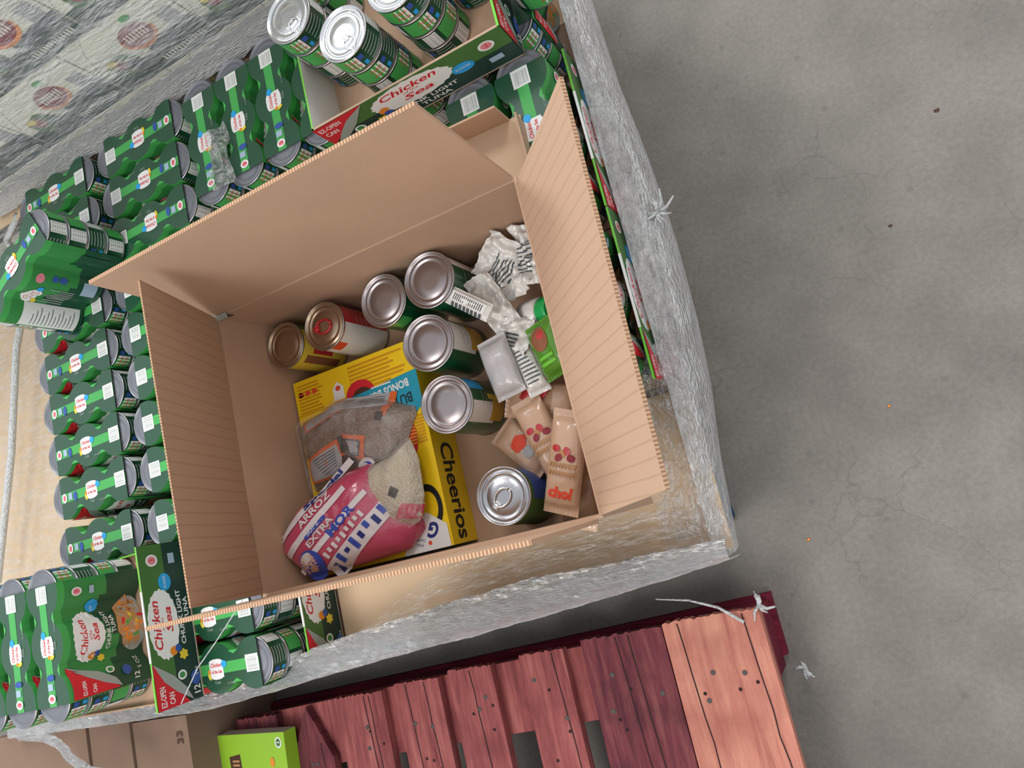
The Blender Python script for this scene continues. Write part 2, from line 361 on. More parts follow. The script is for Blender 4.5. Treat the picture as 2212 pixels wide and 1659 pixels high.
# ------------------------------------------------------------------ printed brand panel (word mark, badges, lid corner)
def brand_panel(A, u0, u1, z0, z1, food=True, base=True):
    W = u1 - u0; H = z1 - z0
    def U(t): return u0 + W * t
    def V(t): return z0 + H * t
    if base:
        n = 14
        A.rect(u0, z0, u1, V(0.52), 'dkgreen' if food else 'darkpanel')
        A.rect(u0, V(0.52), u1, z1, 'midgreen' if food else 'panelgreen')
        A.rect(U(0.55), V(0.47), u1, V(0.53), 'midgreen' if food else 'panelgreen')
    lo = 0.36 if food else 0.30
    if food:
        A.ell(U(0.53), V(0.10), W * 0.25, H * 0.20, 'greyink', 22)
        A.ell(U(0.55), V(0.15), W * 0.23, H * 0.20, 'foodtan', 20, 0, 0.08, 7)
        for i in range(26):
            a = random.uniform(0, 6.28); r = random.random() ** 0.5
            A.ell(U(0.55) + W * 0.2 * r * math.cos(a), V(0.15) + H * 0.15 * r * math.sin(a), W * 0.035, H * 0.022, random.choice(['foodbrown', 'foodtan', 'red', 'ltgreen', 'orange', 'skin', 'yellowdot']), 8, random.uniform(0, 3)); A.k -= 1
        A.k += 1
    A.ell(U(0.50), V(0.72 if food else 0.64), W * 0.215, H * 0.20 if food else H * 0.33, 'white', 48, 0, 0.035, 20)
    y = 0.72 if food else 0.66
    A.text('Chicken', U(0.50), V(y + (0.07 if food else 0.13)), H * (0.09 if food else 0.17), 'red', wd=W * 0.30, shear=0.25, bold=0.02)
    A.text('of the', U(0.50), V(y - (0.01 if food else 0.0)), H * (0.04 if food else 0.06), 'red', wd=W * 0.08, shear=0.25)
    A.text('Sea', U(0.52), V(y - (0.08 if food else 0.14)), H * (0.08 if food else 0.15), 'red', wd=W * 0.16, shear=0.25, bold=0.02)
    A.text('CHUNK LIGHT', U(0.52), V(0.475 if food else 0.25), H * (0.055 if food else 0.10), 'white', wd=W * 0.34, bold=0.02)
    A.text('TUNA', U(0.56), V(0.405 if food else 0.11), H * (0.055 if food else 0.10), 'white', wd=W * 0.16, bold=0.02)
    A.ell(U(0.755), V(0.60 if food else 0.50), W * 0.055, H * 0.075 if food else H * 0.14, 'blue', 20)
    A.poly([(U(0.76), V(0.50 if food else 0.36)), (U(0.80), V(0.54 if food else 0.42)), (U(0.70), V(0.56 if food else 0.44))], 'blue')
    A.text('IN WATER', U(0.755), V(0.60 if food else 0.5), H * 0.03 if food else H * 0.055, 'white', wd=W * 0.075)
    A.ell(U(0.325), V(0.66 if food else 0.50), W * 0.028, H * 0.05 if food else H * 0.09, 'orange', 10, 0.5)
    A.ell(U(0.335), V(0.60 if food else 0.40), W * 0.024, H * 0.04 if food else H * 0.07, 'dkblue', 10)
    A.ell(U(0.29), V(0.545 if food else 0.30), W * 0.03, H * 0.045 if food else H * 0.09, 'yellowdot', 30, 0, 0.18, 6)
    A.ell(U(0.90), V(0.82 if food else 0.72), W * 0.038, H * 0.065 if food else H * 0.13, 'white', 20)
    A.ell(U(0.90), V(0.82 if food else 0.72), W * 0.026, H * 0.045 if food else H * 0.09, 'pink', 14)
    A.text('3', U(0.90), V(0.82 if food else 0.72), H * 0.05 if food else H * 0.10, 'red')
    A.rect(U(0.865), V(0.60 if food else 0.22), U(0.93), V(0.66 if food else 0.36), 'greyblue')
    # easy-open corner
    A.poly([(U(0), V(1)), (U(0), V(0.40 if food else 0.30)), (U(0.16), V(0.72)), (U(0.28), V(1))][::1], 'red')
    A.text('EZ-OPEN', U(0.075), V(0.86), H * (0.05 if food else 0.12), 'white', rot=0.0, wd=W * 0.12, bold=0.02)
    A.text('CAN', U(0.055), V(0.74 if food else 0.68), H * (0.05 if food else 0.12), 'white', rot=0.0, wd=W * 0.07, bold=0.02)
    lid = [(0.005, 0.38 if food else 0.22), (0.09, 0.46 if food else 0.34), (0.18, 0.64 if food else 0.58), (0.28, 1.0), (0.16, 0.80), (0.08, 0.62 if food else 0.55)]
    A.poly([(U(a), V(b)) for a, b in lid], 'greyink')
    A.ell(U(0.17), V(0.50 if food else 0.40), W * 0.030, H * 0.055 if food else H * 0.10, 'white', 14); A.ell(U(0.17), V(0.50 if food else 0.40), W * 0.019, H * 0.036 if food else H * 0.065, 'midgreen', 12)
    A.ell(U(0.13), V(0.30 if food else 0.12), W * 0.045, H * 0.06 if food else H * 0.11, 'dkblue', 12, 0, 0.05, 6)
    A.text('12', U(0.06), V(0.18 if food else 0.0 + 0.12), H * 0.07 if food else H * 0.14, 'white', bold=0.02)
    A.text('5 OZ', U(0.17), V(0.13 if food else 0.08), H * 0.05, 'white')

# ------------------------------------------------------------------ tuna cans
TR = 0.0408; TH = 0.0372
def tuna_can_mesh(tab=False, seed=0):
    rnd = random.Random(seed); mb = MB(); lid = 'tin_bright' if tab else 'tin_grey'
    prof = [(TR * 0.9, 0.0, 'tin_grey'), (TR, 0.0005, 'tin'), (TR * 1.015, 0.002, 'tin'), (TR * 0.985, 0.0035, 'dkgreen'), (TR * 0.985, TH - 0.0035, 'tin'), (TR * 1.015, TH - 0.002, 'tin'),
            (TR * 1.0, TH - 0.0003, 'tin'), (TR * 0.965, TH - 0.0003, lid), (TR * 0.94, TH - 0.003, lid), (TR * 0.80, TH - 0.003, lid), (TR * 0.77, TH - 0.0018, lid), (TR * 0.73, TH - 0.0028, lid),
            (TR * 0.55, TH - 0.0028, lid), (TR * 0.52, TH - 0.0022, lid), (TR * 0.3, TH - 0.0026, lid)]
    mb.lathe(prof, 40, cap0='tin_grey', cap1=lid)
    def cyl(u, v, w_): r = TR * 0.987 + w_; return (r * math.cos(u), r * math.sin(u), v)
    A = Art(mb, cyl, 0.16); a, b = 0.004, TH - 0.004
    for k in (0, 1):
        o = k * PI + seed * 1.3
        A.rect(o - 0.2, a, o + 0.35, b, 'white'); A.k = 1
        for i in range(6): A.rect(o - 0.16, a + 0.003 + i * 0.0042, o + 0.31, a + 0.0045 + i * 0.0042, 'greyink'); A.k = 2
        A.rect(o + 0.5, a, o + 1.5, b, 'ltgreen'); A.k = 2
        A.rect(o + 1.0, a + 0.002, o + 1.62, b - 0.002, 'white')
        A.text('Chicken', o + 1.31, b - 0.009, 0.008, 'red', wd=0.5, shear=0.25); A.text('of the Sea', o + 1.31, a + 0.010, 0.007, 'red', wd=0.5, shear=0.25)
        A.rect(o + 1.66, a + 0.016, o + 1.86, b - 0.004, 'dkblue'); A.rect(o + 1.7, a + 0.002, o + 1.85, a + 0.010, 'blue')
        for i in range(5): A.rect(o + 2.0, a + 0.002 + i * 0.006, o + 2.7, a + 0.0038 + i * 0.006, 'greyink'); A.k = 5
        A.k = 0
    me = mb.mesh('can'); return me
CAN = [tuna_can_mesh(False, i) for i in range(3)]; CANT = tuna_can_mesh(True, 1)
def tab_mesh(m='tin_bright', k=1.0):
    mb = MB()
    ring = [(0.0115 * k * math.cos(a) + 0.012 * k, 0.0085 * k * math.sin(a), 0.0012) for a in [2 * PI * i / 18 for i in range(19)]]
    mb.tube(ring, 0.0016 * k, m, 6)
    mb.lathe([(0.004 * k, -0.0005, m), (0.004 * k, 0.002, m), (0.0025 * k, 0.0026, m)], 12, cap1=m)
    mb.box(-0.003 * k, 0.006 * k, -0.0035 * k, 0.0035 * k, 0, 0.0016, m)
    return mb.mesh('pull_tab')
TAB = tab_mesh()

def link(name, me, parent, loc=(0, 0, 0), rz=0):
    o = bpy.data.objects.new(name, me); C.objects.link(o); o.parent = parent; o.location = loc; o.rotation_euler = (0, 0, rz); return o

# ------------------------------------------------------------------ multipack: 3 stacks of 4 cans in a printed paperboard sleeve (long axis X, barcode end +X)
PH = 0.1495; SX = 0.0975
def prof_y(x):
    best = 0.026
    for xc in (-0.084, 0, 0.084):
        d = 0.0422 ** 2 - (x - xc) ** 2
        if d > 0: best = max(best, math.sqrt(d))
    return best
def sleeve_mesh():
    mb = MB(); n = 52; xs = [-SX + 2 * SX * i / n for i in range(n + 1)]; z1 = PH + 0.001; 
    def zc(x): return z1 - 0.0006
    # top and bottom
    for z_, s_ in ((z1, 1), (0.0002, -1)):
        o = len(mb.v)
        for x in xs: mb.v += [(x, -prof_y(x), z_), (x, prof_y(x), z_)]
        for i in range(n):
            f = [o + 2 * i, o + 2 * i + 2, o + 2 * i + 3, o + 2 * i + 1]
            mb.f.append(f if s_ > 0 else f[::-1]); mb.m.append('sheen_green'); mb.sm.append(False)
    # sides, bulging with the cans, bands of green with a wavy limit
    for sd in (-1, 1):
        nzv = 12; o = len(mb.v)
        for j in range(nzv + 1):
            t = j / nzv; z_ = 0.0002 + (z1 - 0.0002) * t
            for x in xs:
                mb.v.append((x, sd * prof_y(x), z_))
        for j in range(nzv):
            for i in range(n):
                a = o + j * (n + 1) + i; f = [a, a + 1, a + n + 2, a + n + 1]
                x = xs[i]; t = (j + 0.5) / nzv; lim = 0.42 + 0.08 * math.sin(x * 55) + (0.06 if x > 0 else 0)
                mb.f.append(f if sd < 0 else f[::-1]); mb.m.append('midgreen' if t > lim and t < 0.93 else ('ltgreen' if t >= 0.93 else 'dkgreen')); mb.sm.append(True)
    # top print
    A = Art(mb, lambda u, v, w_: (u, v, z1 + w_))
    n2 = 16
    A.poly([(-SX, -0.009), (SX, -0.009), (SX, 0.009), (-SX, 0.009)], 'ltgreen')
    for xc in (-0.042, 0.042):
        for sd in (-1, 1):
            A.poly([(xc - 0.012, sd * 0.026), (xc + 0.012, sd * 0.026), (xc, sd * 0.020)][::sd], 'ltgreen')
    A.rect(SX - 0.030, -0.014, SX - 0.001, 0.014, 'white'); k = A.k
    for i in range(9): A.k = k; A.rect(SX - 0.027, -0.011 + i * 0.0025, SX - 0.005, -0.011 + i * 0.0025 + random.choice([0.0008, 0.0014]), 'greyink')
    A.rect(-0.018, -0.015, 0.014, 0.013, 'white'); A.ell(-0.002, -0.014, 0.014, 0.004, 'white', 24, 0, 0.1, 10); A.ell(-0.002, 0.013, 0.014, 0.003, 'white', 24, 0, 0.1, 10)
    A.text('Chicken', -0.002, 0.006, 0.007, 'red', wd=0.026, shear=0.25, bold=0.02); A.text('of the Sea', -0.002, -0.005, 0.006, 'red', wd=0.024, shear=0.25, bold=0.02)
    A.ell(0.017, 0.006, 0.0065, 0.006, 'blue', 14); A.ell(-0.020, -0.012, 0.003, 0.006, 'yellowdot', 12, 0.4); A.ell(-0.019, -0.004, 0.003, 0.004, 'orange', 10)
    A.text('TUNA', -0.002, -0.023, 0.005, 'greyink', wd=0.014); A.text('12 CANS', 0.03, -0.026, 0.0035, 'greyink')
    A.ell(-0.052, -0.002, 0.0055, 0.0095, 'dkblue', 16, 0, 0.05, 8); A.rect(-0.072, -0.006, -0.061, 0.007, 'greyblue')
    A.ell(-0.085, 0, 0.0075, 0.0095, 'white', 18); A.ell(-0.085, 0, 0.0045, 0.006, 'pink', 14); A.text('3', -0.085, 0, 0.009, 'red')
    # side A (-Y) : word mark panel
    def sa(u, v, w_): return (u, -prof_y(u) - w_ - 0.0008, v)
    AA = Art(mb, sa, 0.006); random.seed(3); brand_panel(AA, -SX + 0.002, SX - 0.002, 0.004, PH - 0.006, True, False)
    # side B (+Y) : facts table ; u runs to the reader's right = -X
    def sb(u, v, w_): return (-u, prof_y(u) + w_ + 0.0008, v)
    B = Art(mb, sb, 0.005)
    B.rect(-0.094, 0.008, -0.050, 0.116, 'white'); k = B.k
    for i in range(12):
        B.k = k; B.rect(-0.090, 0.018 + i * 0.007, -0.055 - (i % 3) * 0.006, 0.0195 + i * 0.007, 'bandgrey')
    B.ell(-0.030, 0.115, 0.020, 0.015, 'white', 40, 0, 0.05, 16); B.text('Chicken', -0.03, 0.119, 0.008, 'red', wd=0.028, shear=0.25); B.text('of the Sea', -0.03, 0.110, 0.006, 'red', wd=0.026, shear=0.25)
    B.ell(-0.008, 0.112, 0.006, 0.006, 'blue', 12); B.ell(-0.045, 0.103, 0.005, 0.005, 'yellowdot', 12)
    B.ell(0.015, 0.122, 0.009, 0.008, 'pink', 16); B.ell(0.018, 0.095, 0.006, 0.006, 'dkblue', 10); B.ell(0.018, 0.080, 0.006, 0.008, 'dkblue', 10)
    k = B.k
    for i in range(9): B.k = k; B.rect(-0.045 + i * 0.005, 0.05, -0.043 + i * 0.005, 0.095 - (i % 4) * 0.006, 'greyink')
    B.rect(-0.005, 0.012, 0.022, 0.040, 'greyblue'); B.rect(0.05, 0.02, 0.085, 0.08, 'dkgreen')
    return mb.mesh('sleeve')
SLEEVE = sleeve_mesh()
FLAPM = None
def make_pack(label, loc, rz, group, rot=None):
    t = thing('tuna_multipack', label, 'multipack', loc, rz, group, rot)
    link('sleeve', SLEEVE, t)
    for x in (-0.084, 0.084):
        for k in range(4): link('can', CAN[k % 3], t, (x, 0, 0.0003 + k * TH), random.uniform(0, 6.28))
    return t
L1 = Z(1.09) + 0.001; L2 = L1 + PH + 0.0035
packs = []
first = [None]
def pack(x, y, rz, z_, label, group):
    j = random.uniform(-0.009, 0.009); loc = (x, y, z_)
    if first[0] is None: first[0] = make_pack(label, loc, rz + j, group); return first[0]
    t = copy_tree(first[0]); t.location = loc; t.rotation_euler = (0, 0, rz + j); t['label'] = label; t['group'] = group
    return t
g1 = 'tuna multipacks laid in the far left rows'
ordn = ['nearest the front of the load', 'second from the front', 'third from the front', 'fourth from the front', 'fifth from the front']
for (y, wd_) in zip((0.161, 0.262, 0.350, 0.436, 0.521), ordn):
    pack(-1.352, y, 0, L1, 'tuna multipack in the outermost left row, %s' % wd_, g1)
for (y, wd_) in zip((0.157, 0.256, 0.345, 0.434, 0.521), ordn):
    pack(-1.090, y, PI, L1, 'tuna multipack beside the open box, %s in the inner row' % wd_, 'tuna multipacks in the row along the open box')
pack(-1.352, 0.612, 0, L1, 'tuna multipack mostly covered by the crooked pack on top of it', g1)
pack(-1.090, 0.612, PI, L1, 'tuna multipack peeking out above the left tip of the box flap', g1)
for x, nm in ((-1.352, 'outer left'), (-1.088, 'inner')):
    for y, wd_ in zip((0.718, 0.808, 0.897), ('lowest', 'middle', 'topmost')):
        pack(x, y, 0 if x < -1.2 else PI, L1, 'tuna multipack, %s of three crosswise packs in the %s block by the far load' % (wd_, nm), 'crosswise tuna multipacks near the far wrapped load')
for x, nm in ((-0.919, 'left'), (-0.833, 'middle'), (-0.746, 'right')):
    pack(x, 0.812, PI / 2, L1, 'tuna multipack lying lengthwise, %s one of three left of the loose-can tray' % nm, 'lengthwise tuna multipacks above the open box')
pack(-0.660, 0.812, PI / 2, L1, 'tuna multipack half hidden under the loose-can tray', 'lengthwise tuna multipacks above the open box')
for x in (-0.574, -0.488, -0.402): pack(x, 0.812, PI / 2, L1, 'tuna multipack underneath the loose-can tray, %s' % {-0.574: 'leftmost', -0.488: 'middle', -0.402: 'rightmost'}[x], 'tuna multipacks under the loose-can tray')
pack(-0.300, 0.542, PI / 2, L1, 'tuna multipack with white barcode just above the pointed right box flap', 'tuna multipacks along the right edge')
pack(-0.300, 0.285, PI / 2, L1, 'tuna multipack along the right edge behind the outspread box flap', 'tuna multipacks along the right edge')
pack(-0.388, 0.542, PI / 2, L1, 'tuna multipack under the empty kraft tray', 'tuna multipacks along the right edge')
pack(-0.300, 0.80, PI / 2, L1, 'tuna multipack at the far right corner below the tray of loose cans', 'tuna multipacks along the right edge')
for y, wd_ in ((-0.024, 'upper'), (-0.112, 'lower')):
    pack(-1.090, y, 0, L1, 'tuna multipack %s of the two between the printed tray walls at the front' % wd_, 'tuna multipacks in the front tray')
for y, wd_ in ((0.072, 'rear'), (-0.022, 'middle'), (-0.112, 'front')):
    pack(-1.352, y, 0, L1, 'tuna multipack buried under the raised left tray, %s one' % wd_, 'tuna multipacks under the raised left tray')
pack(-1.090, 0.066, 0, L1, 'tuna multipack under the box corner behind the front tray pair', 'tuna multipacks in the front tray')
for y, wd_ in ((0.345, 'rear'), (0.256, 'middle'), (0.165, 'front')):
    pack(-0.832, y, 0, L1, 'tuna multipack carrying the left side of the open box, %s one' % wd_, 'tuna multipacks under the open box')
for y, wd_ in ((0.075, 'front'), (0.165, 'rear')):
    pack(-0.577, y, 0, L1, 'tuna multipack hidden under the middle of the open box, %s one' % wd_, 'tuna multipacks under the open box')
for x, wd_ in ((-1.467, 'leftmost, cut by the picture edge'), (-1.380, 'middle of three standing lengthwise'), (-1.292, 'rightmost of three, its big printed side facing right')):
    pack(x, -0.008, PI / 2, L2 + 0.002, 'tuna multipack on the raised left tray, %s' % wd_, 'tuna multipacks on the raised left tray')
p = pack(-1.275, 0.663, R(209), L2, 'crooked tuna multipack with white facts table standing on top of the left rows', 'crooked pack on top')

# ------------------------------------------------------------------ trays, sheets, base cartons, pallet
def tray(label, x0, x1, y0, y1, z0, h, printed='r', inner='kraft', hs=None, name='display_tray'):
    t = thing(name, label, 'tray', ((x0 + x1) / 2, (y0 + y1) / 2, z0)); hs = hs or {}
    W = (x1 - x0) / 2; D = (y1 - y0) / 2; k = 0.003
    mb = MB(); mb.box(-W, W, -D, D, 0.0, 0.002, 'kraft'); mb.build('tray_base', t)
    for sd in 'rlfk':
        hh = hs.get(sd, h)
        if hh <= 0: continue
        mb = MB(); im = inner if isinstance(inner, str) else inner.get(sd, 'kraft'); om = 'white' if sd == printed else 'panelgreen'
        if sd == 'r': mb.box(W - k, W, -D, D, 0.002, hh, im, {'r': om, 't': 'neon'}); A = Art(mb, lambda u, v, w_: (W + w_, u, v)); L = D
        if sd == 'l': mb.box(-W, -W + k, -D, D, 0.002, hh, im, {'l': om, 't': 'neon'}); A = Art(mb, lambda u, v, w_: (-W - w_, -u, v)); L = D
        if sd == 'f': mb.box(-W, W, -D, -D + k, 0.002, hh, im, {'f': om, 't': 'kraft'}); A = Art(mb, lambda u, v, w_: (u, -D - w_, v)); L = W
        if sd == 'k': mb.box(-W, W, D - k, D, 0.002, hh, im, {'k': om, 't': 'neon'}); A = Art(mb, lambda u, v, w_: (-u, D + w_, v)); L = W
        if sd in printed or (sd == 'r' and printed == 'f'):
            random.seed(5); brand_panel(A, -L, L, 0.003, hh - 0.0005, False)
            if sd == 'r':   # white run of the badge carries over the top edge
                mb.box(W - k - 0.0004, W + 0.0004, -L * 0.42, L * 0.44, hh - 0.001, hh + 0.0006, 'white')
                mb.box(W - k - 0.0002, W + 0.0003, -L, -L * 0.62, hh - 0.001, hh + 0.0004, 'neon')
        mb.build('tray_wall', t)
    return t
tray('printed display tray at the right edge of the load, nearer the front', -0.345, -0.243, 0.152, 0.412, L1 - 0.001, 0.092, 'r', hs={'l': 0, 'f': 0, 'k': 0})
tray('printed display tray at the right edge of the load, just behind the pointed flap tip', -0.345, -0.243, 0.414, 0.674, L1 - 0.001, 0.092, 'r', hs={'l': 0, 'f': 0, 'k': 0})
tray('front display tray whose printed wall ends at the bare cardboard sheet', -1.218, -0.939, -0.155, 0.112, L1 - 0.001, 0.092, 'r', hs={'l': 0, 'f': 0.02, 'k': 0})
tray('raised display tray at bottom left with a printed EZ-OPEN wall leaning on the box', -1.512, -1.130, -0.152, 0.116, L2 - 0.0022, 0.092, 'r', hs={'l': 0.02, 'f': 0.015, 'k': 0.015})
tray('display tray of loose stacked cans above the open box, printed wall in front', -0.618, -0.284, 0.654, 0.96, L2 - 0.0022, 0.084, 'f', {'l': 'white', 'f': 'kraft'}, hs={'k': 0.05})
# loose can columns
def column(x, y, z_, n, label, rz, tab=True):
    for k in range(n):
        t = thing('tuna_can', label % (['bottom can', 'second can up', 'third can up', 'top can with pull tab'][k] if n == 4 else ['lower can', 'middle can', 'top can'][k]), 'can', (x, y, z_ + k * TH), rz + k * 0.9, 'loose tuna cans stacked in columns')
        link('can_body', CANT if k == n - 1 else CAN[k % 3], t)
        if k == n - 1 and tab:
            o = link('pull_tab', TAB, t, (0.008, 0, TH - 0.0024), 0); o['label'] = 'shiny pull tab'
cols = [(-0.572, 0.792, 'leftmost column in the tray'), (-0.482, 0.735, 'front column beside the tray wall'), (-0.565, 0.885, 'rear left column at the top of the picture'), (-0.395, 0.745, 'third column, right of the front one'), (-0.328, 0.80, 'column by the right tray wall')]
cols[1] = (-0.487, 0.716, cols[1][2])
for x, y, nm in cols: column(x, y, L2 + 0.0002, 4, '%s of the ' + nm, R(140))
column(-0.236, 0.745, L2 + 0.0001, 3, '%s of the short column outside the red tray wall', R(30))
# small empty kraft tray
def kraft_tray():
    t = thing('kraft_tray', 'small empty brown kraft tray behind the box flap', 'tray', (-0.395, 0.487, L2 - 0.002), R(-2))
    MB().box(-0.085, 0.078, -0.085, 0.085, 0, 0.002, 'kraft_light').build('tray_base', t)
    MB().box(-0.085, 0.06, 0.083, 0.086, 0.002, 0.050, 'kraft').build('tray_wall', t)
    MB().add([(0.078, -0.085, 0), (0.081, -0.085, 0), (0.081, 0.07, 0), (0.078, 0.07, 0), (0.086, -0.085, 0.03), (0.089, -0.085, 0.03), (0.090, 0.062, 0.052), (0.087, 0.062, 0.052)],
             [[3, 2, 1, 0], [4, 5, 6, 7], [0, 1, 5, 4], [1, 2, 6, 5], [2, 3, 7, 6], [3, 0, 4, 7]], 'kraft').build('tray_wall', t)
    MB().box(-0.088, -0.085, -0.085, 0.085, 0.002, 0.045, 'kraft').build('tray_wall', t)
kraft_tray()
# cardboard sheet in the emptied front part, left sheet
def sheet(name, label, pts, z_, m, th=0.004, amp=0.004, cat='cardboard sheet'):
    mb = MB()
    (a, b, c, d) = pts
    def f(u, v, off=0):
        x = (a[0] * (1 - u) + b[0] * u) * (1 - v) + (d[0] * (1 - u) + c[0] * u) * v; y = (a[1] * (1 - u) + b[1] * u) * (1 - v) + (d[1] * (1 - u) + c[1] * u) * v
        return (x, y, z_ + off + amp * nz(x, y, 1, 5))
    mb.grid(lambda u, v: f(u, v, th), 14, 8, m, True); n = len(mb.v); mb.grid(lambda u, v: f(1 - u, v, 0), 14, 8, m, True)
    for (u0, v0, u1, v1) in ((0, 0, 1, 0), (1, 0, 1, 1), (1, 1, 0, 1), (0, 1, 0, 0)):
        mb.grid(lambda s_, t_: f(u0 + (u1 - u0) * s_, v0 + (v1 - v0) * s_, th * t_), 14, 1, m, False)
    return props(mb.build(name), label, cat)
sheet('cardboard_sheet', 'bare tan cardboard sheet under clear film in the emptied front corner of the load', [(-0.934, -0.150), (-0.222, -0.098), (-0.222, 0.14), (-0.934, 0.14)], Z(1.09) - 0.004, 'kraft_sheet', amp=0.0)
sheet('cardboard_sheet', 'pale cardboard sheet under glossy film left of the tuna packs', [(-2.0, -0.17), (-1.492, -0.17), (-1.492, 0.93), (-1.9, 0.93)], Z(1.06), 'kraft_pale', amp=0.004)
sheet('cardboard_scrap', 'pale yellow cardboard scrap at the left picture edge below the far load', [(-1.75, 0.94), (-1.45, 0.94), (-1.52, 1.06), (-1.75, 1.12)], Z(0.99), 'kraft_pale', amp=0.0)
# lower layer of brown cartons
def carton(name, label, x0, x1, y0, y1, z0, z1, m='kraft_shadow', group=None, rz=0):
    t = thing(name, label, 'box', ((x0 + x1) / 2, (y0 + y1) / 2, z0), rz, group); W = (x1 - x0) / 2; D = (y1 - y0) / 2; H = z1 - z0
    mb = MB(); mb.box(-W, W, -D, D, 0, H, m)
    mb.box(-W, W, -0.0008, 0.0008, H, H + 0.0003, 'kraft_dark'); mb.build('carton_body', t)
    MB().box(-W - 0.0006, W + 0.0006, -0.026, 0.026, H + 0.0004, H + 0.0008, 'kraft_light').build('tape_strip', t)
    return t
cx = [(-1.47, -1.17), (-1.168, -0.86), (-0.858, -0.55), (-0.548, -0.252)]
cy = [(-0.145, 0.27), (0.272, 0.66), (0.662, 0.95)]
nmx = ['left end', 'left middle', 'right middle', 'right end']; nmy = ['front', 'centre', 'rear']
for i, (a, b) in enumerate(cx):
    for j, (c_, d_) in enumerate(cy):
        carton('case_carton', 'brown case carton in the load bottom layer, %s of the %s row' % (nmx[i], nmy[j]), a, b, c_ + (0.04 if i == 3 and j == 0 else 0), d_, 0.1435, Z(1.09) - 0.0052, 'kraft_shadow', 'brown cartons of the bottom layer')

def pallet(name, label, loc, rz, xs, L, topm, railm, Hh=0.145, nails=True, W=None, special=None, skew=0.0):
    """block pallet, deck boards along local -Y from y=0; xs: list of (x0,x1,yoff,material)"""
    t = thing(name, label, 'pallet', loc, rz)
    x0 = min(a[0] for a in xs); x1 = max(a[1] for a in xs); tb = 0.019; yb = max(a[2] for a in xs) - 0.004; L = L - yb * 0
    for k, (a, b, yo, m) in enumerate(xs):
        mb = MB(); n = 26; rnd = random.Random(k * 7 + 1); cut = special == k
        # end edge slightly chipped
        ws = [rnd.uniform(-0.0022, 0.0022) for _ in range(n + 1)]
        def top(u, v):
            x = a + (b - a) * u; e = ws[int(round(u * n))]
            y0 = yo + e
            if cut: y0 = yo - 0.005 - 0.095 * abs(u - 0.45) * 2 + e
            y = y0 + (-L + 0.0 - y0) * v
            return (x, y, Hh - 0.0006 * abs(nz(x * 40, y * 3, k)) )
        mb.grid(lambda u, v: top(u, 1 - v), n, 8, m, False)
        mb.grid(lambda u, v: (top(u, 0)[0], top(u, 0)[1], Hh - tb * (1 - v)), n, 1, m, False)
        mb.grid(lambda u, v: (a, top(0, u)[1], Hh - tb * v), 8, 1, m, False)
        mb.grid(lambda u, v: (b, top(1, 1 - u)[1], Hh - tb * v), 8, 1, m, False)
        mb.grid(lambda u, v: (top(u, v)[0], top(u, v)[1], Hh - tb), n, 8, m, False)
        if nails:
            for q in range(3 if b - a > 0.12 else 2):
                nx = rnd.uniform(a + 0.018, b - 0.018); ny = yo - rnd.uniform(0.04, 0.13) if not cut else yo - 0.12
                mb.lathe([(0.0042, Hh - 0.001, 'nail'), (0.0042, Hh + 0.0006, 'nail')], 10, nx, ny, 0, cap1='nail')
            for q in range(3):
                nx = rnd.uniform(a + 0.012, b - 0.012); ny = yo - rnd.uniform(0.05, 0.2) if not cut else yo - 0.14
                mb.lathe([(0.003, Hh, 'hole'), (0.003, Hh + 0.0004, 'hole')], 8, nx, ny, 0, cap1='hole')
            # long splits in the grain
            for q in range(2 if b - a > 0.1 else 1):
                sx = rnd.uniform(a + 0.02, b - 0.02); pts = []
                ys = [yo - 0.004 - (0.30 * i / 8) for i in range(9)] if not cut else [yo - 0.08 - 0.2 * i / 8 for i in range(9)]
                for i, yy in enumerate(ys): pts.append((sx + 0.003 * nz(i * 0.7, k + q * 3) + 0.012 * i / 8, yy))
                wv = 0.0010
                mb.add([(p_[0] - wv, p_[1], Hh + 0.0005) for p_ in pts] + [(p_[0] + wv, p_[1], Hh + 0.0005) for p_ in pts], [[i, i + 1, i + 10, i + 9][::-1] for i in range(8)], 'hole')
        mb.build('deck_board', t)
    def rail(name, a, b, y0, y1, z0, z1, m, n=6):
        mb = MB()
        for k in range(n):
            p0 = a + (b - a) * k / n; p1 = a + (b - a) * (k + 1) / n
            mb.box(p0, p1, y0, y1, z0, z1, m)
        mb.v = [(x, y + skew * (x - x1), z_) for x, y, z_ in mb.v]; mb.build(name, t)
    for q, yy in enumerate((yb, (yb - L) / 2, -L + 0.13)):
        rail('stringer_board', x0 + 0.004, x1 - 0.002, yy - 0.125, yy, Hh - tb - 0.022, Hh - tb - 0.0005, topm, 1)
        for xx in (x0 + 0.06, (x0 + x1) / 2, x1 - 0.075): rail('block', xx - 0.06, xx + 0.07, yy - 0.115, yy - 0.004, 0.021, Hh - tb - 0.0225, railm, 1)
        rail('bottom_board', x0, x1 + 0.002, yy - 0.10, yy + 0.004, 0.0, 0.0205, railm, 1)
    return t
# blue pallet under the load, turned a little
pallet('blue_pallet', 'blue painted pallet under the wrapped load, only its corner showing', (-0.262 - 0.110, -0.10 + 1.014, 0), R(6.2), [(-1.22 + i * 0.156, -1.22 + i * 0.156 + 0.128, 0.0, 'wood_blue') for i in range(8)], 1.02, 'wood_blue', 'wood_blue', 0.1425, False)
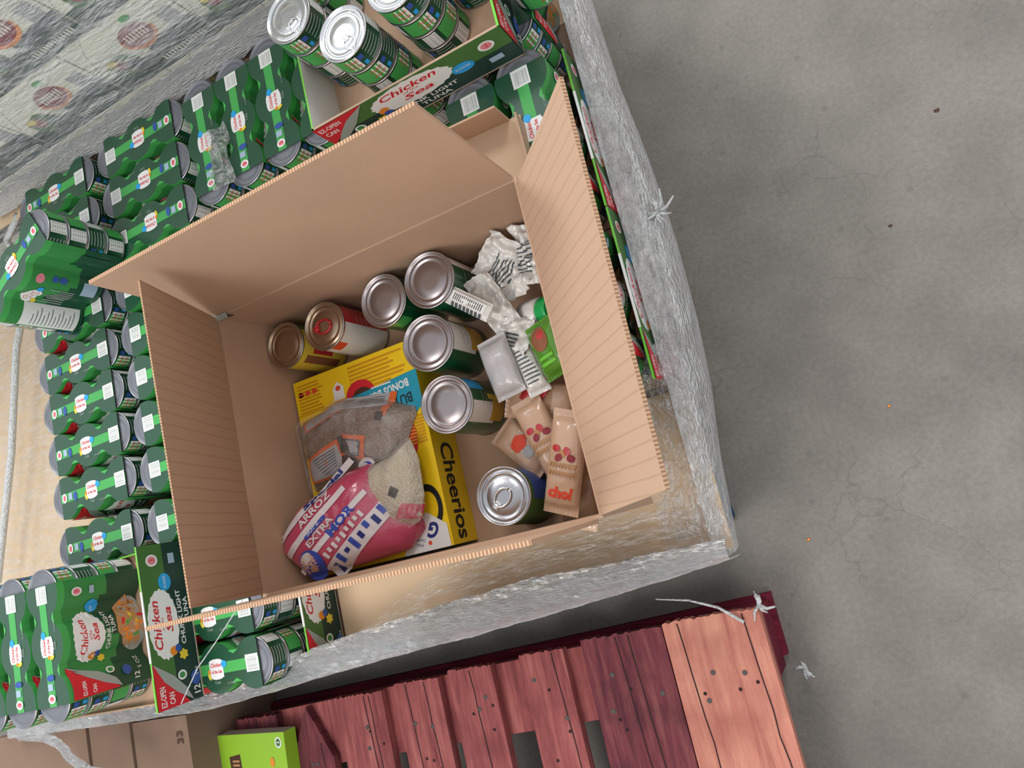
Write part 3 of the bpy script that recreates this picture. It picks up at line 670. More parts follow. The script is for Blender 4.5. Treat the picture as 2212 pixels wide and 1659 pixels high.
# red pallet
RP = [(-1.66, -1.55, -0.268, 'wood_maroon'), (-1.40, -1.285, -0.262, 'wood_maroon'), (-1.244, -1.146, -0.250, 'wood_maroon'), (-1.115, -0.998, -0.248, 'wood_red'), (-0.964, -0.860, -0.238, 'wood_red'), (-0.836, -0.740, -0.230, 'wood_red'),
      (-0.679, -0.590, -0.222, 'wood_red'), (-0.553, -0.404, -0.213, 'wood_maroon'), (-0.402, -0.242, -0.208, 'wood_fresh')]
pallet('red_pallet', 'worn red wooden pallet lying at the bottom of the picture', (0, 0, 0), 0, RP, 1.24, 'wood_red', 'wood_redpaint', 0.145, True, special=2, skew=0.045)

# ------------------------------------------------------------------ open carton
BX0, BX1, BY0, BY1 = -0.757, -0.277, -0.007, 0.379; BZ0 = Z(0.935); BF = Z(0.930); BR = Z(0.743); T = 0.004
def open_box():
    t = thing('cardboard_box', 'large open brown cardboard box with raised flaps holding food items', 'box', ((BX0 + BX1) / 2, (BY0 + BY1) / 2, BZ0))
    ox, oy = (BX0 + BX1) / 2, (BY0 + BY1) / 2; W = (BX1 - BX0) / 2; D = (BY1 - BY0) / 2; H = BR - BZ0
    MB().box(-W, W, -D, D, 0, BF - BZ0, 'kraft').box(-W + 0.01, W - 0.01, -0.001, 0.001, BF - BZ0, BF - BZ0 + 0.0004, 'kraft_dark').build('box_floor', t)
    MB().box(-W - T, -W, -D - T, D + T, 0.001, H, 'kraft').build('side_wall', t)
    MB().box(W, W + T, -D - T, D + T, 0.001, H, 'kraft').build('side_wall', t)
    MB().box(-W, W, -D - T, -D, 0.001, H, 'kraft').build('front_wall', t)
    MB().box(-W, W, D, D + T, 0.001, H, 'kraft').build('back_wall', t)
    def flap(a, b, c, d, m, em, th, name='flap'):
        # a,b hinge ; c,d outer ; th thickness vector
        mb = MB(); th = Vector(th); q = [Vector(v) - Vector((ox, oy, BZ0)) for v in (a, b, c, d)]
        n = 16
        cr = (q[2] + q[3] - q[0] - q[1]).normalized()
        def f(u, v, o=0):
            p_ = (q[0] * (1 - u) + q[1] * u) * (1 - v) + (q[3] * (1 - u) + q[2] * u) * v
            return p_ + th * o
        mb.grid(lambda u, v: f(u, v, 0), n, n, m, True); mb.grid(lambda u, v: f(1 - u, v, 1), n, n, m, True)
        mb.grid(lambda u, v: f(u, 1, v), n, 1, em, False); mb.grid(lambda u, v: f(u, 0, 1 - v), n, 1, m, False)
        mb.grid(lambda u, v: f(0, u, v), n, 1, 'kraft', False); mb.grid(lambda u, v: f(1, 1 - u, v), n, 1, 'kraft', False)
        return mb.build(name, t)
    z = BR + 0.0008
    flap((BX0, BY1 + 0.002, z), (BX1, BY1 + 0.002, z), (-0.281, 0.392, Z(0.551)), (-0.754, 0.390, Z(0.551)), 'kraft', 'edge_flute_x', (0, 0.0045, 0))
    flap((BX0 - 0.002, BY0, z), (BX0 - 0.002, BY1, z), (-0.683, 0.372, Z(0.562)), (-0.678, -0.002, Z(0.562)), 'kraft_fluted_y', 'edge_flute_y', (-0.0042, 0, -0.0015))
    flap((BX1 + 0.002, BY0 - 0.001, z), (BX1 + 0.002, BY1 - 0.004, z), (-0.156, 0.380, Z(0.598)), (-0.162, 0.001, Z(0.598)), 'kraft_fluted_y', 'edge_flute_y', (0.003, 0, -0.0032))
    flap((BX0 + 0.002, BY0 - 0.004, z), (BX1 - 0.002, BY0 - 0.004, z), (-0.268, -0.012, Z(0.551)), (-0.738, -0.010, Z(0.551)), 'kraft_light', 'edge_flute_x', (0, -0.0045, 0))
    # tape at the rear left corner
    mb = MB(); mb.add([(-W - 0.001, D - 0.006, H + 0.0022), (-W + 0.020, D - 0.006, H + 0.0024), (-W + 0.020, D + 0.001, H + 0.0052), (-W - 0.001, D + 0.001, H + 0.0050),
                      (-W + 0.020, D - 0.001, H - 0.012), (-W + 0.001, D - 0.001, H - 0.012)], [[0, 1, 2, 3], [1, 0, 5, 4]], 'tape_grey'); mb.build('tape', t)
open_box()

# ------------------------------------------------------------------ cans inside the box
def food_can(label, x, y, r, h, body, lid, bands, tilt=(0, 0), rz=0, tab=None, group='tin cans standing in the box'):
    t = thing('food_can', label, 'can', (x, y, BF + 0.0006 + (math.hypot(*tilt) * r)), 0, group, (tilt[0], tilt[1], rz))
    mb = MB(); z1 = h
    prof = [(r * 0.93, 0, 'tin'), (r * 1.0, 0.0008, 'tin'), (r * 1.02, 0.0025, 'tin'), (r * 0.975, 0.0045, body)]
    nr = 11
    for i in range(nr):
        a = 0.0045 + (z1 - 0.009) * (0.34 + 0.34 * i / nr); prof.append((r * (0.975 - (0.010 if i % 2 else 0)), a, body))
    prof += [(r * 0.975, z1 - 0.0045, 'tin'), (r * 1.02, z1 - 0.0025, 'tin'), (r * 1.01, z1 - 0.0003, 'tin'), (r * 0.965, z1 - 0.0002, lid), (r * 0.93, z1 - 0.0042, lid), (r * 0.84, z1 - 0.0042, lid), (r * 0.80, z1 - 0.0022, lid),
             (r * 0.765, z1 - 0.0022, lid), (r * 0.735, z1 - 0.0038, lid), (r * 0.64, z1 - 0.0038, lid), (r * 0.60, z1 - 0.0026, lid), (r * 0.3, z1 - 0.0026, lid)]
    mb.lathe(prof, 56, cap0='tin', cap1=lid); mb.build('can_body', t)
    lb = MB(); A = Art(lb, lambda u, v, w_: ((r * 0.977 + w_) * math.cos(u), (r * 0.977 + w_) * math.sin(u), v), 0.1)
    A.rect(0, 0.0046, 2 * PI, z1 - 0.0046, body)
    for (u0, u1, v0, v1, m) in bands: A.rect(u0, z1 * v0 + 0.0046, u1, z1 * v1 - 0.0046, m)
    for u_ in (-0.2, 0.9, 2.5, 4.2):
        k = A.k
        for i in range(6): A.k = k; A.rect(u_, z1 * (0.2 + 0.1 * i), u_ + 0.5, z1 * (0.2 + 0.1 * i) + 0.0012, 'greyink')
    lb.build('label', t)
    if tab:
        tb = MB(); k = 1.15
        o = link('pull_tab', tab_mesh(tab, 1.15), t, (-r * 0.45, 0, z1 - 0.0022), PI * 0.0); o['label'] = 'red pull tab' if tab == 'tab_red' else 'silver pull tab'
    return t
CRN = [(-1.3, -0.35, 0.10, 1.0, 'white'), (-0.30, 0.15, 0.35, 1.0, 'label_yellow'), (-1.42, -0.2, 0.93, 1.0, 'bagorange'), (0.6, 1.0, 0.1, 0.9, 'yellowdot'), (0.2, 0.5, 0.4, 0.7, 'blue')]
food_can('small can with tan lid and yellow label in the rear left corner of the box', -0.7205, 0.336, 0.034, 0.104, 'label_lemon', 'tin_bronze', [(-0.6, 0.1, 0.3, 0.8, 'label_red'), (0.5, 1.2, 0.0, 1.0, 'panelgreen'), (-1.1, -0.7, 0.1, 0.9, 'foodbrown')], (0.0, 0.0))
food_can('soup can with red pull tab and red and white label', -0.640, 0.336, 0.0345, 0.113, 'white', 'tin_bronze', [(-0.1, 1.6, 0.0, 1.0, 'label_red'), (-1.5, -1.0, 0.75, 1.0, 'sachetred'), (-1.6, 1.6, 0.94, 1.0, 'red')], (0.0, 0.03), R(0), 'tab_red')
food_can('green labelled can with plain lid, third from the left along the rear wall', -0.531, 0.339, 0.0365, 0.113, 'label_green', 'tin_lid_dull', [(-1.5, -0.9, 0.7, 1.0, 'ltgreen')], (0.02, 0.0))
food_can('green labelled can with plain lid, nearest the rear right of the box', -0.4545, 0.337, 0.0375, 0.118, 'label_green', 'tin_lid_dull', [(0.3, 1.1, 0.25, 1.0, 'white'), (0.2, 1.2, 0.93, 1.0, 'bagorange')], (0.0, 0.02))
food_can('corn can with yellow and white label beside the yellow cereal box', -0.482, 0.258, 0.0375, 0.113, 'label_green', 'tin_lid_dull', [(-0.5, 0.7, 0.35, 1.0, 'white'), (-0.35, 0.75, 0.12, 0.55, 'label_yellow'), (-0.55, 0.8, 0.93, 1.0, 'bagorange')], (0.0, 0.05))
food_can('corn can with dark lid, nearest to the brown sachets', -0.4735, 0.172, 0.0375, 0.113, 'label_green', 'tin_lid_dull', [(-0.9, -0.1, 0.30, 1.0, 'white'), (-0.8, 0.0, 0.1, 0.5, 'label_yellow'), (-1.0, 0.0, 0.93, 1.0, 'bagorange'), (0.35, 0.9, 0.55, 1.0, 'blue'), (0.0, 0.2, 0.2, 0.6, 'yellowdot')], (0.0, 0.04))
food_can('short can with silver ring pull by the front wall of the box', -0.4335, 0.035, 0.0365, 0.098, 'panelgreen', 'tin', [(-1, 1, 0.1, 0.9, 'dkblue')], (0.0, 0.10), R(40), 'tin_bright')

# ------------------------------------------------------------------ cereal box (flat on its back)
def serif_word(A, word, cx, cy, hgt, wd, m, rot=0):
    A.text(word, cx, cy, hgt, m, rot, wd, 0, 0.03)
def cereal():
    x0, x1, y0, y1 = -0.752, -0.532, -0.003, 0.288; h = 0.066
    t = thing('cereal_box', 'yellow cereal box lying flat on the floor of the open box', 'cereal box', ((x0 + x1) / 2, (y0 + y1) / 2, BF + 0.0006))
    W = (x1 - x0) / 2; D = (y1 - y0) / 2; mb = MB(); mb.box(-W, W, -D, D, 0, h, 'cereal')
    A = Art(mb, lambda u, v, w_: (u, v, h + w_))   # face; word marks are upside down towards the reader
    A.rect(-W, D - 0.054, W, D - 0.0525, 'cerealink')
    # strip with small print
    random.seed(11)
    for i in range(9): A.rect(-W + 0.006, D - 0.007 - i * 0.0052, -W + 0.006 + random.uniform(0.035, 0.05), D - 0.0095 - i * 0.0052, 'cerealink'); A.k = 2
    for i in range(3): A.ell(-W + 0.012 + i * 0.013, D - 0.022, 0.005, 0.0042, 'sachetred', 12, 0, 0.12, 3)
    for i in range(7): A.rect(W - 0.115, D - 0.007 - i * 0.006, W - 0.115 + random.uniform(0.07, 0.105), D - 0.0100 - i * 0.006, 'cerealink'); A.k = 4
    A.poly([(-0.038, D - 0.048), (-0.018, D - 0.048), (-0.018, D - 0.030), (-0.028, D - 0.021), (-0.038, D - 0.030)], 'white')
    A.ell(-0.028, D - 0.031, 0.005, 0.004, 'sachetred', 10)
    # red heart bowl behind the sticker
    A.ell(0.010, D - 0.052, 0.026, 0.022, 'red', 24); A.ell(0.013, D - 0.058, 0.019, 0.016, 'brownink', 20)
    # teal sticker
    A.poly([(-0.035, D - 0.054), (-0.030, D - 0.070), (W - 0.012, D - 0.096), (W, D - 0.090), (W, D - 0.043)], 'teal')
    A.poly([(-0.035, D - 0.054), (0.02, D - 0.092), (W - 0.012, D - 0.102), (W, D - 0.094), (W, D - 0.043)], 'teal')
    A.text('BONUS BOX', 0.056, D - 0.060, 0.012, 'white', PI + 0.07, 0.075, 0, 0.03)
    A.text('BUY 1', 0.074, D - 0.080, 0.015, 'tealdk', PI + 0.04, 0.042, 0, 0.03)
    A.rect(0.03, D - 0.050, 0.065, D - 0.048, 'white')
    # big front word, reading turned
    A.text('Cheerios', 0.0, -0.088, 0.062, 'black', PI, 0.212, 0, 0.01)
    A.ell(0.035, 0.010, 0.056, 0.050, 'red', 30, 0.3); A.ell(0.030, 0.004, 0.044, 0.038, 'cerealink', 24, 0, 0.03, 9)
    for i in range(16): A.ell(0.030 + 0.034 * math.cos(i * 2.4) * (0.3 + i / 24), 0.004 + 0.030 * math.sin(i * 2.4) * (0.3 + i / 24), 0.0065, 0.0065, 'foodtan', 12); A.k -= 1
    A.k += 2
    for i in range(9): A.rect(0.050, 0.000 + i * 0.0045, W - 0.006, 0.0022 + i * 0.0045, 'cerealink'); A.k -= 1
    A.k += 2
    # maker's badge
    A.poly([(0.030, -D), (W - 0.003, -D), (W - 0.003, -D + 0.030), (W - 0.032, -D + 0.052), (W - 0.062, -D + 0.030)], 'white')
    A.text('G', W - 0.027, -D + 0.026, 0.022, 'navy', PI * 0.92, 0.018, 0.3, 0.04); A.ell(W - 0.035, -D + 0.010, 0.003, 0.003, 'sachetred', 10)
    A.text('General', W - 0.052, -D + 0.016, 0.0045, 'navy', PI * 0.95); A.text('Mills', W - 0.052, -D + 0.010, 0.0045, 'navy', PI * 0.95)
    # right side (+X) with the name along it, left and front plain
    S = Art(mb, lambda u, v, w_: (W + w_, u, v))
    S.text('Cheerios', -0.072, h * 0.5, 0.032, 'black', PI, 0.135, 0, 0.02)
    for i in range(5): S.rect(D - 0.03, 0.012 + i * 0.009, D - 0.008, 0.016 + i * 0.009, 'cerealink'); S.k = 3
    mb.build('carton', t)
    return h
CH = cereal(); CT = BF + 0.0006 + CH

# ------------------------------------------------------------------ bags
def bag(name, label, cat, outline, zbase, T_, base_m, art=None, rough=0.003, facefn=None, seed=0, group=None, tilt=None, p=2.6, wrap=False):
    cx_ = sum(q[0] for q in outline) / len(outline); cy_ = sum(q[1] for q in outline) / len(outline)
    ol = [(q[0] - cx_, q[1] - cy_) for q in outline]
    th = [math.atan2(q[1], q[0]) for q in ol]; rr = [math.hypot(*q) for q in ol]; idx = sorted(range(len(th)), key=lambda i: th[i]); th = [th[i] for i in idx]; rr = [rr[i] for i in idx]
    def Rad(a):
        a = (a + PI) % (2 * PI) - PI
        for i in range(len(th)):
            a0 = th[i]; a1 = th[(i + 1) % len(th)] + (2 * PI if i == len(th) - 1 else 0); aa = a if a >= th[0] else a + 2 * PI
            if a0 <= aa <= a1:
                t = (aa - a0) / (a1 - a0 + 1e-9)
                # straight chord between corners
                p0 = (rr[i] * math.cos(a0), rr[i] * math.sin(a0)); j = (i + 1) % len(th); p1 = (rr[j] * math.cos(th[j]), rr[j] * math.sin(th[j]))
                d = (p1[0] - p0[0], p1[1] - p0[1]); den = math.cos(aa) * d[1] - math.sin(aa) * d[0]
                if abs(den) < 1e-9: return rr[i]
                return (p0[0] * d[1] - p0[1] * d[0]) / den
        return rr[0]
    def H(x, y):
        r = math.hypot(x, y); s_ = min(1.0, r / Rad(math.atan2(y, x))) if r > 1e-6 else 0
        return T_ * (1 - s_ ** p) ** 0.6 + rough * (1 - s_ * 0.6) * (nz(x, y, seed, 26) + 0.6 * abs(nz(x, y, seed + 3, 60)))
    o = thing(name, label, cat, (cx_, cy_, zbase), 0, group)
    mb = MB(); nr, na = 22, 84
    def top(u, v): a = 2 * PI * u; r = Rad(a) * (0.02 + 0.98 * v); x, y = r * math.cos(a), r * math.sin(a); return (x, y, H(x, y) if v < 1 else 0.002)
    mb.grid(lambda u, v: top(u, 1 - v), na, nr, base_m, True, True, (lambda u, v: facefn(*top(u, 1 - v)[:2])) if facefn else None)
    mb.f.append([nr * na + i for i in range(na)]); mb.m.append(base_m); mb.sm.append(False)
    mb.grid(lambda u, v: ((lambda q: (q[0] * (1 - v * 0.04), q[1] * (1 - v * 0.04), 0.002 * (1 - v)))(top(u, 1)))if v < 1 else (lambda q: (q[0] * 0.96, q[1] * 0.96, 0))(top(u, 1)), na, 1, base_m, True, True)
    if tilt: o.rotation_euler = (tilt[0], tilt[1], 0)
    body = mb.build('bag', o)
    if wrap:
        wb = MB()
        def wtop(u, v): a = 2 * PI * u; q = Rad(a) * (0.02 + 1.03 * v); x, y = q * math.cos(a), q * math.sin(a); return (x, y, max(0.004, H(x, y)) + 0.004 + 0.0035 * abs(nz(x, y, seed + 7, 45)))
        wb.grid(lambda u, v: wtop(u, 1 - v), na, nr, 'film_bag', True, True); wb.build('clear_wrap', o)
    if art:
        ab = MB(); A = Art(ab, lambda u, v, w_: (u - cx_, v - cy_, H(u - cx_, v - cy_) + 0.0010 + w_), 0.005); art(A); ab.build('print', o)
    return o
def bean_art(A):
    A.quad([(-0.733, 0.225), (-0.655, 0.238), (-0.657, 0.220), (-0.730, 0.203)], 'bagorange'); A.quad([(-0.728, 0.224), (-0.655, 0.236), (-0.657, 0.222), (-0.727, 0.206)], 'baggrey')
    A.quad([(-0.660, 0.237), (-0.578, 0.224), (-0.583, 0.205), (-0.662, 0.221)], 'baggrey'); A.quad([(-0.580, 0.225), (-0.568, 0.222), (-0.585, 0.190), (-0.595, 0.196)], 'bagorange')
    for i in range(4): A.quad([(-0.655, 0.232 - i * 0.003), (-0.59, 0.222 - i * 0.003), (-0.59, 0.221 - i * 0.003), (-0.655, 0.231 - i * 0.003)], 'bandgrey')
    A.quad([(-0.744, 0.148), (-0.735, 0.166), (-0.672, 0.181), (-0.660, 0.140)], 'bagorange'); A.quad([(-0.744, 0.148), (-0.660, 0.142), (-0.675, 0.130), (-0.735, 0.128)], 'bagorange')
    A.quad([(-0.738, 0.147), (-0.730, 0.162), (-0.676, 0.174), (-0.666, 0.144)], 'baggrey'); A.quad([(-0.738, 0.147), (-0.666, 0.144), (-0.680, 0.133), (-0.732, 0.131)], 'baggrey')
    for i in range(7): A.quad([(-0.725 + i * 0.003, 0.160 - i * 0.004), (-0.680, 0.169 - i * 0.004), (-0.680, 0.1675 - i * 0.004), (-0.725 + i * 0.003, 0.1585 - i * 0.004)], 'bandgrey'); A.k -= 1
    A.quad([(-0.662, 0.185), (-0.622, 0.172), (-0.634, 0.138), (-0.645, 0.143)], 'bagorange'); A.quad([(-0.660, 0.178), (-0.630, 0.168), (-0.640, 0.146), (-0.655, 0.152)], 'bandgrey')
    A.quad([(-0.655, 0.174), (-0.634, 0.166), (-0.642, 0.149), (-0.653, 0.155)], 'baggrey')
    A.quad([(-0.672, 0.182), (-0.662, 0.184), (-0.660, 0.160), (-0.668, 0.158)], 'bagblack')
    A.quad([(-0.600, 0.200), (-0.588, 0.198), (-0.592, 0.186), (-0.604, 0.190)], 'bagblack'); A.quad([(-0.744, 0.176), (-0.740, 0.176), (-0.740, 0.166), (-0.744, 0.166)], 'bagblack')
    A.quad([(-0.668, 0.155), (-0.645, 0.150), (-0.650, 0.138), (-0.672, 0.142)], 'brownink')
bag('bean_bag', 'clear plastic bag of small brown lentils with orange and grey label', 'food bag', [(-0.750, 0.222), (-0.700, 0.230), (-0.671, 0.238), (-0.600, 0.220), (-0.540, 0.190), (-0.568, 0.150), (-0.592, 0.125), (-0.647, 0.132), (-0.690, 0.122), (-0.744, 0.118), (-0.748, 0.178)], CT + 0.0008, 0.021, 'beans', bean_art, 0.004, p=3.5, wrap=True)
ca, sa = math.cos(R(37)), math.sin(R(37))
def rice_art(A):
    o = (-0.690, 0.060)
    def q(u, v): return (o[0] + u * ca - v * sa, o[1] + u * sa + v * ca)
    def Q(u0, v0, u1, v1, m): A.quad([q(u0, v0), q(u1, v0), q(u1, v1), q(u0, v1)], m)
    Q(-0.07, 0.036, 0.085, 0.046, 'bagwhite'); 
    Q(-0.072, 0.012, 0.055, 0.021, 'bagwhite'); Q(-0.075, -0.014, 0.07, -0.006, 'bagwhite')
    Q(-0.045, -0.058, 0.095, -0.034, 'bagwhite')
    Q(-0.03, 0.008, 0.01, 0.013, 'bagblue'); A.text('SUPER', *q(-0.01, 0.0125), 0.006, 'bagwhite', R(37), 0.03, 0, 0.02)
    A.text('ARROZ', *q(0.005, 0.029), 0.011, 'bagwhite', R(37), 0.06, 0, 0.03); A.text('EXTRA', *q(-0.01, 0.002), 0.009, 'bagwhite', R(37), 0.05, 0, 0.03)
    A.text('MOR', *q(0.020, -0.010), 0.013, 'bagblue', R(37), 0.05, 0, 0.04); [Q(-0.03 + i * 0.009, -0.031 + (i % 2) * 0.003, -0.025 + i * 0.009, -0.021, 'bagwhite') for i in range(9)]
    A.text('Special', *q(0.03, 0.041), 0.010, 'navy', R(37), 0.07, 0, 0.04)
    for i in range(9): Q(-0.035 + i * 0.014, -0.054 + (i % 3) * 0.004, -0.028 + i * 0.014, -0.040 + (i % 2) * 0.004, 'bagblue' if i % 2 else 'navy'); A.k -= 1
    A.ell(*q(-0.052, -0.018), 0.0185, 0.021, 'bagblue', 24); A.ell(*q(-0.054, -0.014), 0.013, 0.015, 'skin', 20); A.ell(*q(-0.050, -0.006), 0.010, 0.006, 'bagwhite', 14, 0.6)
bag('rice_bag', 'pink and white printed rice bag at the front left of the open box', 'food bag', [(-0.766, 0.040), (-0.762, 0.062), (-0.735, 0.094), (-0.652, 0.129), (-0.620, 0.133), (-0.590, 0.10), (-0.560, 0.030), (-0.590, 0.005), (-0.663, 0.001), (-0.735, 0.003)], CT + 0.036, 0.034, 'bag_print_pink', rice_art, 0.004, p=3.2, tilt=(0, R(21)))
def clear_art(A):
    A.quad([(-0.581, 0.092), (-0.571, 0.084), (-0.579, 0.074), (-0.589, 0.081)], 'bagblack')
    A.quad([(-0.572, 0.066), (-0.551, 0.058), (-0.560, 0.041), (-0.590, 0.048)], 'bagpink')
    A.ell(-0.632, 0.128, 0.016, 0.0145, 'bagwhite', 22); A.ell(-0.632, 0.128, 0.011, 0.009, 'bagblue', 20); A.ell(-0.635, 0.130, 0.007, 0.006, 'bagwhite', 16)
    for i in range(4): A.quad([(-0.576 + i * 0.006, 0.050), (-0.573 + i * 0.006, 0.051), (-0.568 + i * 0.006, 0.060), (-0.571 + i * 0.006, 0.059)], 'pink'); A.k -= 1
bag('rice_bag', 'bag of white rice seen through its clear window, leaning on the pink bag', 'food bag', [(-0.652, 0.112), (-0.628, 0.128), (-0.580, 0.135), (-0.552, 0.150), (-0.545, 0.120), (-0.548, 0.070), (-0.560, 0.040), (-0.595, 0.032), (-0.635, 0.060), (-0.658, 0.09)], CT + 0.018, 0.026, 'rice', clear_art, 0.004, p=2.6, seed=5, wrap=True)

# ------------------------------------------------------------------ sachets, wrappers
def pouch(name, label, cat, c, size, rz, tilt, body_m, T_=0.012, art=None, group=None, seed=0, crimp=True):
    t = thing(name, label, cat, c, 0, group, (tilt[0], tilt[1], rz)); Wd, Ln = size[0] / 2, size[1] / 2
    def H(x, y):
        a = abs(x) / Wd; b = abs(y) / Ln; 
        e = max(0.0, 1 - a ** 3) * max(0.0, 1 - min(1, b / 0.86) ** 4)
        return T_ * e ** 0.6 + 0.0015 * nz(x, y, seed, 70) * e + (0.0006 * math.sin(x * 2200) if crimp and b > 0.88 else 0)
    mb = MB(); nx, ny = 26, 40
    mb.grid(lambda u, v: (Wd * (2 * u - 1), Ln * (2 * v - 1), 0.0008 + H(Wd * (2 * u - 1), Ln * (2 * v - 1))), nx, ny, body_m, True)
    mb.grid(lambda u, v: (Wd * (1 - 2 * u), Ln * (2 * v - 1), -0.3 * max(0, H(Wd * (2 * u - 1), Ln * (2 * v - 1)))), nx, ny, body_m, True)
    mb.build('pouch_body', t)
    if art:
        ab = MB(); A = Art(ab, lambda u, v, w_: (u, v, 0.0014 + H(u, v) + w_), 0.006); art(A); ab.build('print', t)
    return t
def sachet_art(words=True, berries=True):
    def f(A):
        if words: A.text('chol', 0.0, -0.036, 0.015, 'sachetred', 0, 0.032, 0.15, 0.05)
        if berries:
            for i, (dx, dy, m) in enumerate([(-0.010, 0.018, 'label_red'), (-0.002, 0.012, 'foodtan'), (0.004, 0.016, 'label_red'), (0.010, 0.008, 'maroon'), (-0.006, 0.007, 'maroon')]): A.ell(dx, dy, 0.0055, 0.0045, m, 12, i)
        [A.quad([(-0.018 + q * 0.004, -0.005 - i * 0.010), (-0.016 + q * 0.004, -0.005 - i * 0.010), (-0.014 + q * 0.004, 0.001 - i * 0.010), (-0.016 + q * 0.004, 0.001 - i * 0.010)], 'foodtan') for i in range(2) for q in range(9)]
    return f
gs = 'brown snack sachets in the front right of the box'
pouch('snack_sachet', 'brown sachet lying lowest, against the front right corner of the box', 'sachet', (-0.349, 0.033, Z(0.905)), (0.050, 0.115), R(-22), (0, R(12)), 'sachet', 0.010, None, gs, 1)
pouch('snack_sachet', 'brown sachet at the back of the pile under the white pouch', 'sachet', (-0.368, 0.150, Z(0.885)), (0.050, 0.10), R(70), (R(8), 0), 'sachet', 0.010, sachet_art(False, True), gs, 2)
pouch('snack_sachet', 'brown sachet with red patch sticking out left towards the ring-pull can', 'sachet', (-0.412, 0.098, Z(0.890)), (0.045, 0.085), R(38), (0, 0), 'sachet', 0.009, lambda A: (A.ell(0.004, 0.006, 0.013, 0.010, 'sachetred', 16, 0, 0.1, 5), A.ell(0.004, -0.012, 0.008, 0.008, 'baggrey', 12)), gs, 3)
pouch('snack_sachet', 'middle brown sachet with a red berry picture', 'sachet', (-0.369, 0.098, Z(0.868)), (0.042, 0.120), R(14), (R(4), R(4)), 'sachet', 0.010, sachet_art(False, True), gs, 4)
pouch('snack_sachet', 'topmost brown sachet with orange lettering and apple rings', 'sachet', (-0.340, 0.062, Z(0.846)), (0.046, 0.130), R(-24), (R(6), R(2)), 'sachet', 0.012, sachet_art(True, True), gs, 5)
def crumple(name, label, cat, c, size, rz, tilt, m, amp, seed, art=None, n=26):
    t = thing(name, label, cat, c, 0, None, (tilt[0], tilt[1], rz)); Wd, Ln = size[0] / 2, size[1] / 2
    def H(x, y): return amp * (abs(nz(x, y, seed, 32)) * 1.6 + 0.7 * abs(nz(x, y, seed + 9, 70)) + 0.4 * nz(x, y, seed + 4, 140))
    def P(u, v, o=0):
        x = Wd * (2 * u - 1); y = Ln * (2 * v - 1); k = 1 + 0.25 * nz(x * 20, y * 20, seed + 2)
        return (x * k, y * k + 0.15 * x * nz(x, y, seed, 15), H(x, y) + o)
    mb = MB(); mb.grid(lambda u, v: P(u, v, 0.0006), n, n, m, True); mb.grid(lambda u, v: P(1 - u, v, -0.0006), n, n, m, True)
    for (a, b, c2, d) in ((0, 0, 1, 0), (1, 0, 1, 1), (1, 1, 0, 1), (0, 1, 0, 0)):
        mb.grid(lambda s_, t_: P(a + (c2 - a) * s_, b + (d - b) * s_, -0.0006 + 0.0012 * t_), n, 1, m, False)
    mb.build('wrapper', t)
    if art: ab = MB(); A = Art(ab, lambda u, v, w_: (u, v, H(u, v) + 0.0018 + w_), 0.004); art(A); ab.build('print', t)
    return t
def lines_art(n, W_, L_, m='bandgrey'):
    def f(A):
        for i in range(n): A.rect(-W_, -L_ + i * 2 * L_ / n, W_ * random.uniform(0.3, 1), -L_ + i * 2 * L_ / n + 0.0018, m)
    return f
crumple('plastic_wrapper', 'crumpled white plastic wrapper with a pale pointed tip by the rear right corner', 'wrapper', (-0.362, 0.333, Z(0.862)), (0.070, 0.075), R(35), (R(10), R(-12)), 'plastic_white', 0.018, 1, lines_art(7, 0.02, 0.018))
crumple('plastic_wrapper', 'white printed wrapper half under the right wall, above the green cap', 'wrapper', (-0.318, 0.330, Z(0.855)), (0.050, 0.085), R(-10), (0, R(-15)), 'plastic_white', 0.020, 4, lines_art(8, 0.02, 0.022))
crumple('plastic_wrapper', 'long folded white wrapper bending down the middle of the pile', 'wrapper', (-0.388, 0.290, Z(0.858)), (0.040, 0.085), R(20), (R(6), R(10)), 'plastic_white', 0.016, 7)
crumple('plastic_wrapper', 'white wrapper bunched left of the green cap', 'wrapper', (-0.375, 0.235, Z(0.862)), (0.050, 0.055), R(-30), (0, 0), 'plastic_white', 0.014, 11, lines_art(4, 0.012, 0.01))
def bar_art(A):
    A.rect(-0.026, -0.004, 0.026, 0.008, 'white')
    for i in range(15): A.rect(-0.022 + i * 0.003, -0.003, -0.0208 + i * 0.003, 0.006, 'black'); A.k = 2
    for i in range(8): A.rect(-0.022 + i * 0.006, -0.012, -0.018 + i * 0.006, -0.006, 'bandgrey'); A.k = 3
pouch('seasoning_packet', 'narrow white packet printed with a barcode, lying across the corn cans', 'packet', (-0.408, 0.290, Z(0.822)), (0.066, 0.024), R(-42), (0, R(6)), 'plastic_white', 0.004, bar_art, None, 3, False)
pouch('paper_pouch', 'upright grey-white sealed pouch between corn can and sachets', 'pouch', (-0.397, 0.203, Z(0.850)), (0.046, 0.082), R(6), (R(4), R(-8)), 'plastic_grey', 0.012, None, None, 6, False)
pouch('paper_pouch', 'second white pouch pressed against the right of the grey-white one', 'pouch', (-0.365, 0.195, Z(0.862)), (0.030, 0.080), R(12), (0, R(18)), 'plastic_white', 0.010, lines_art(9, 0.010, 0.025), None, 8, False)
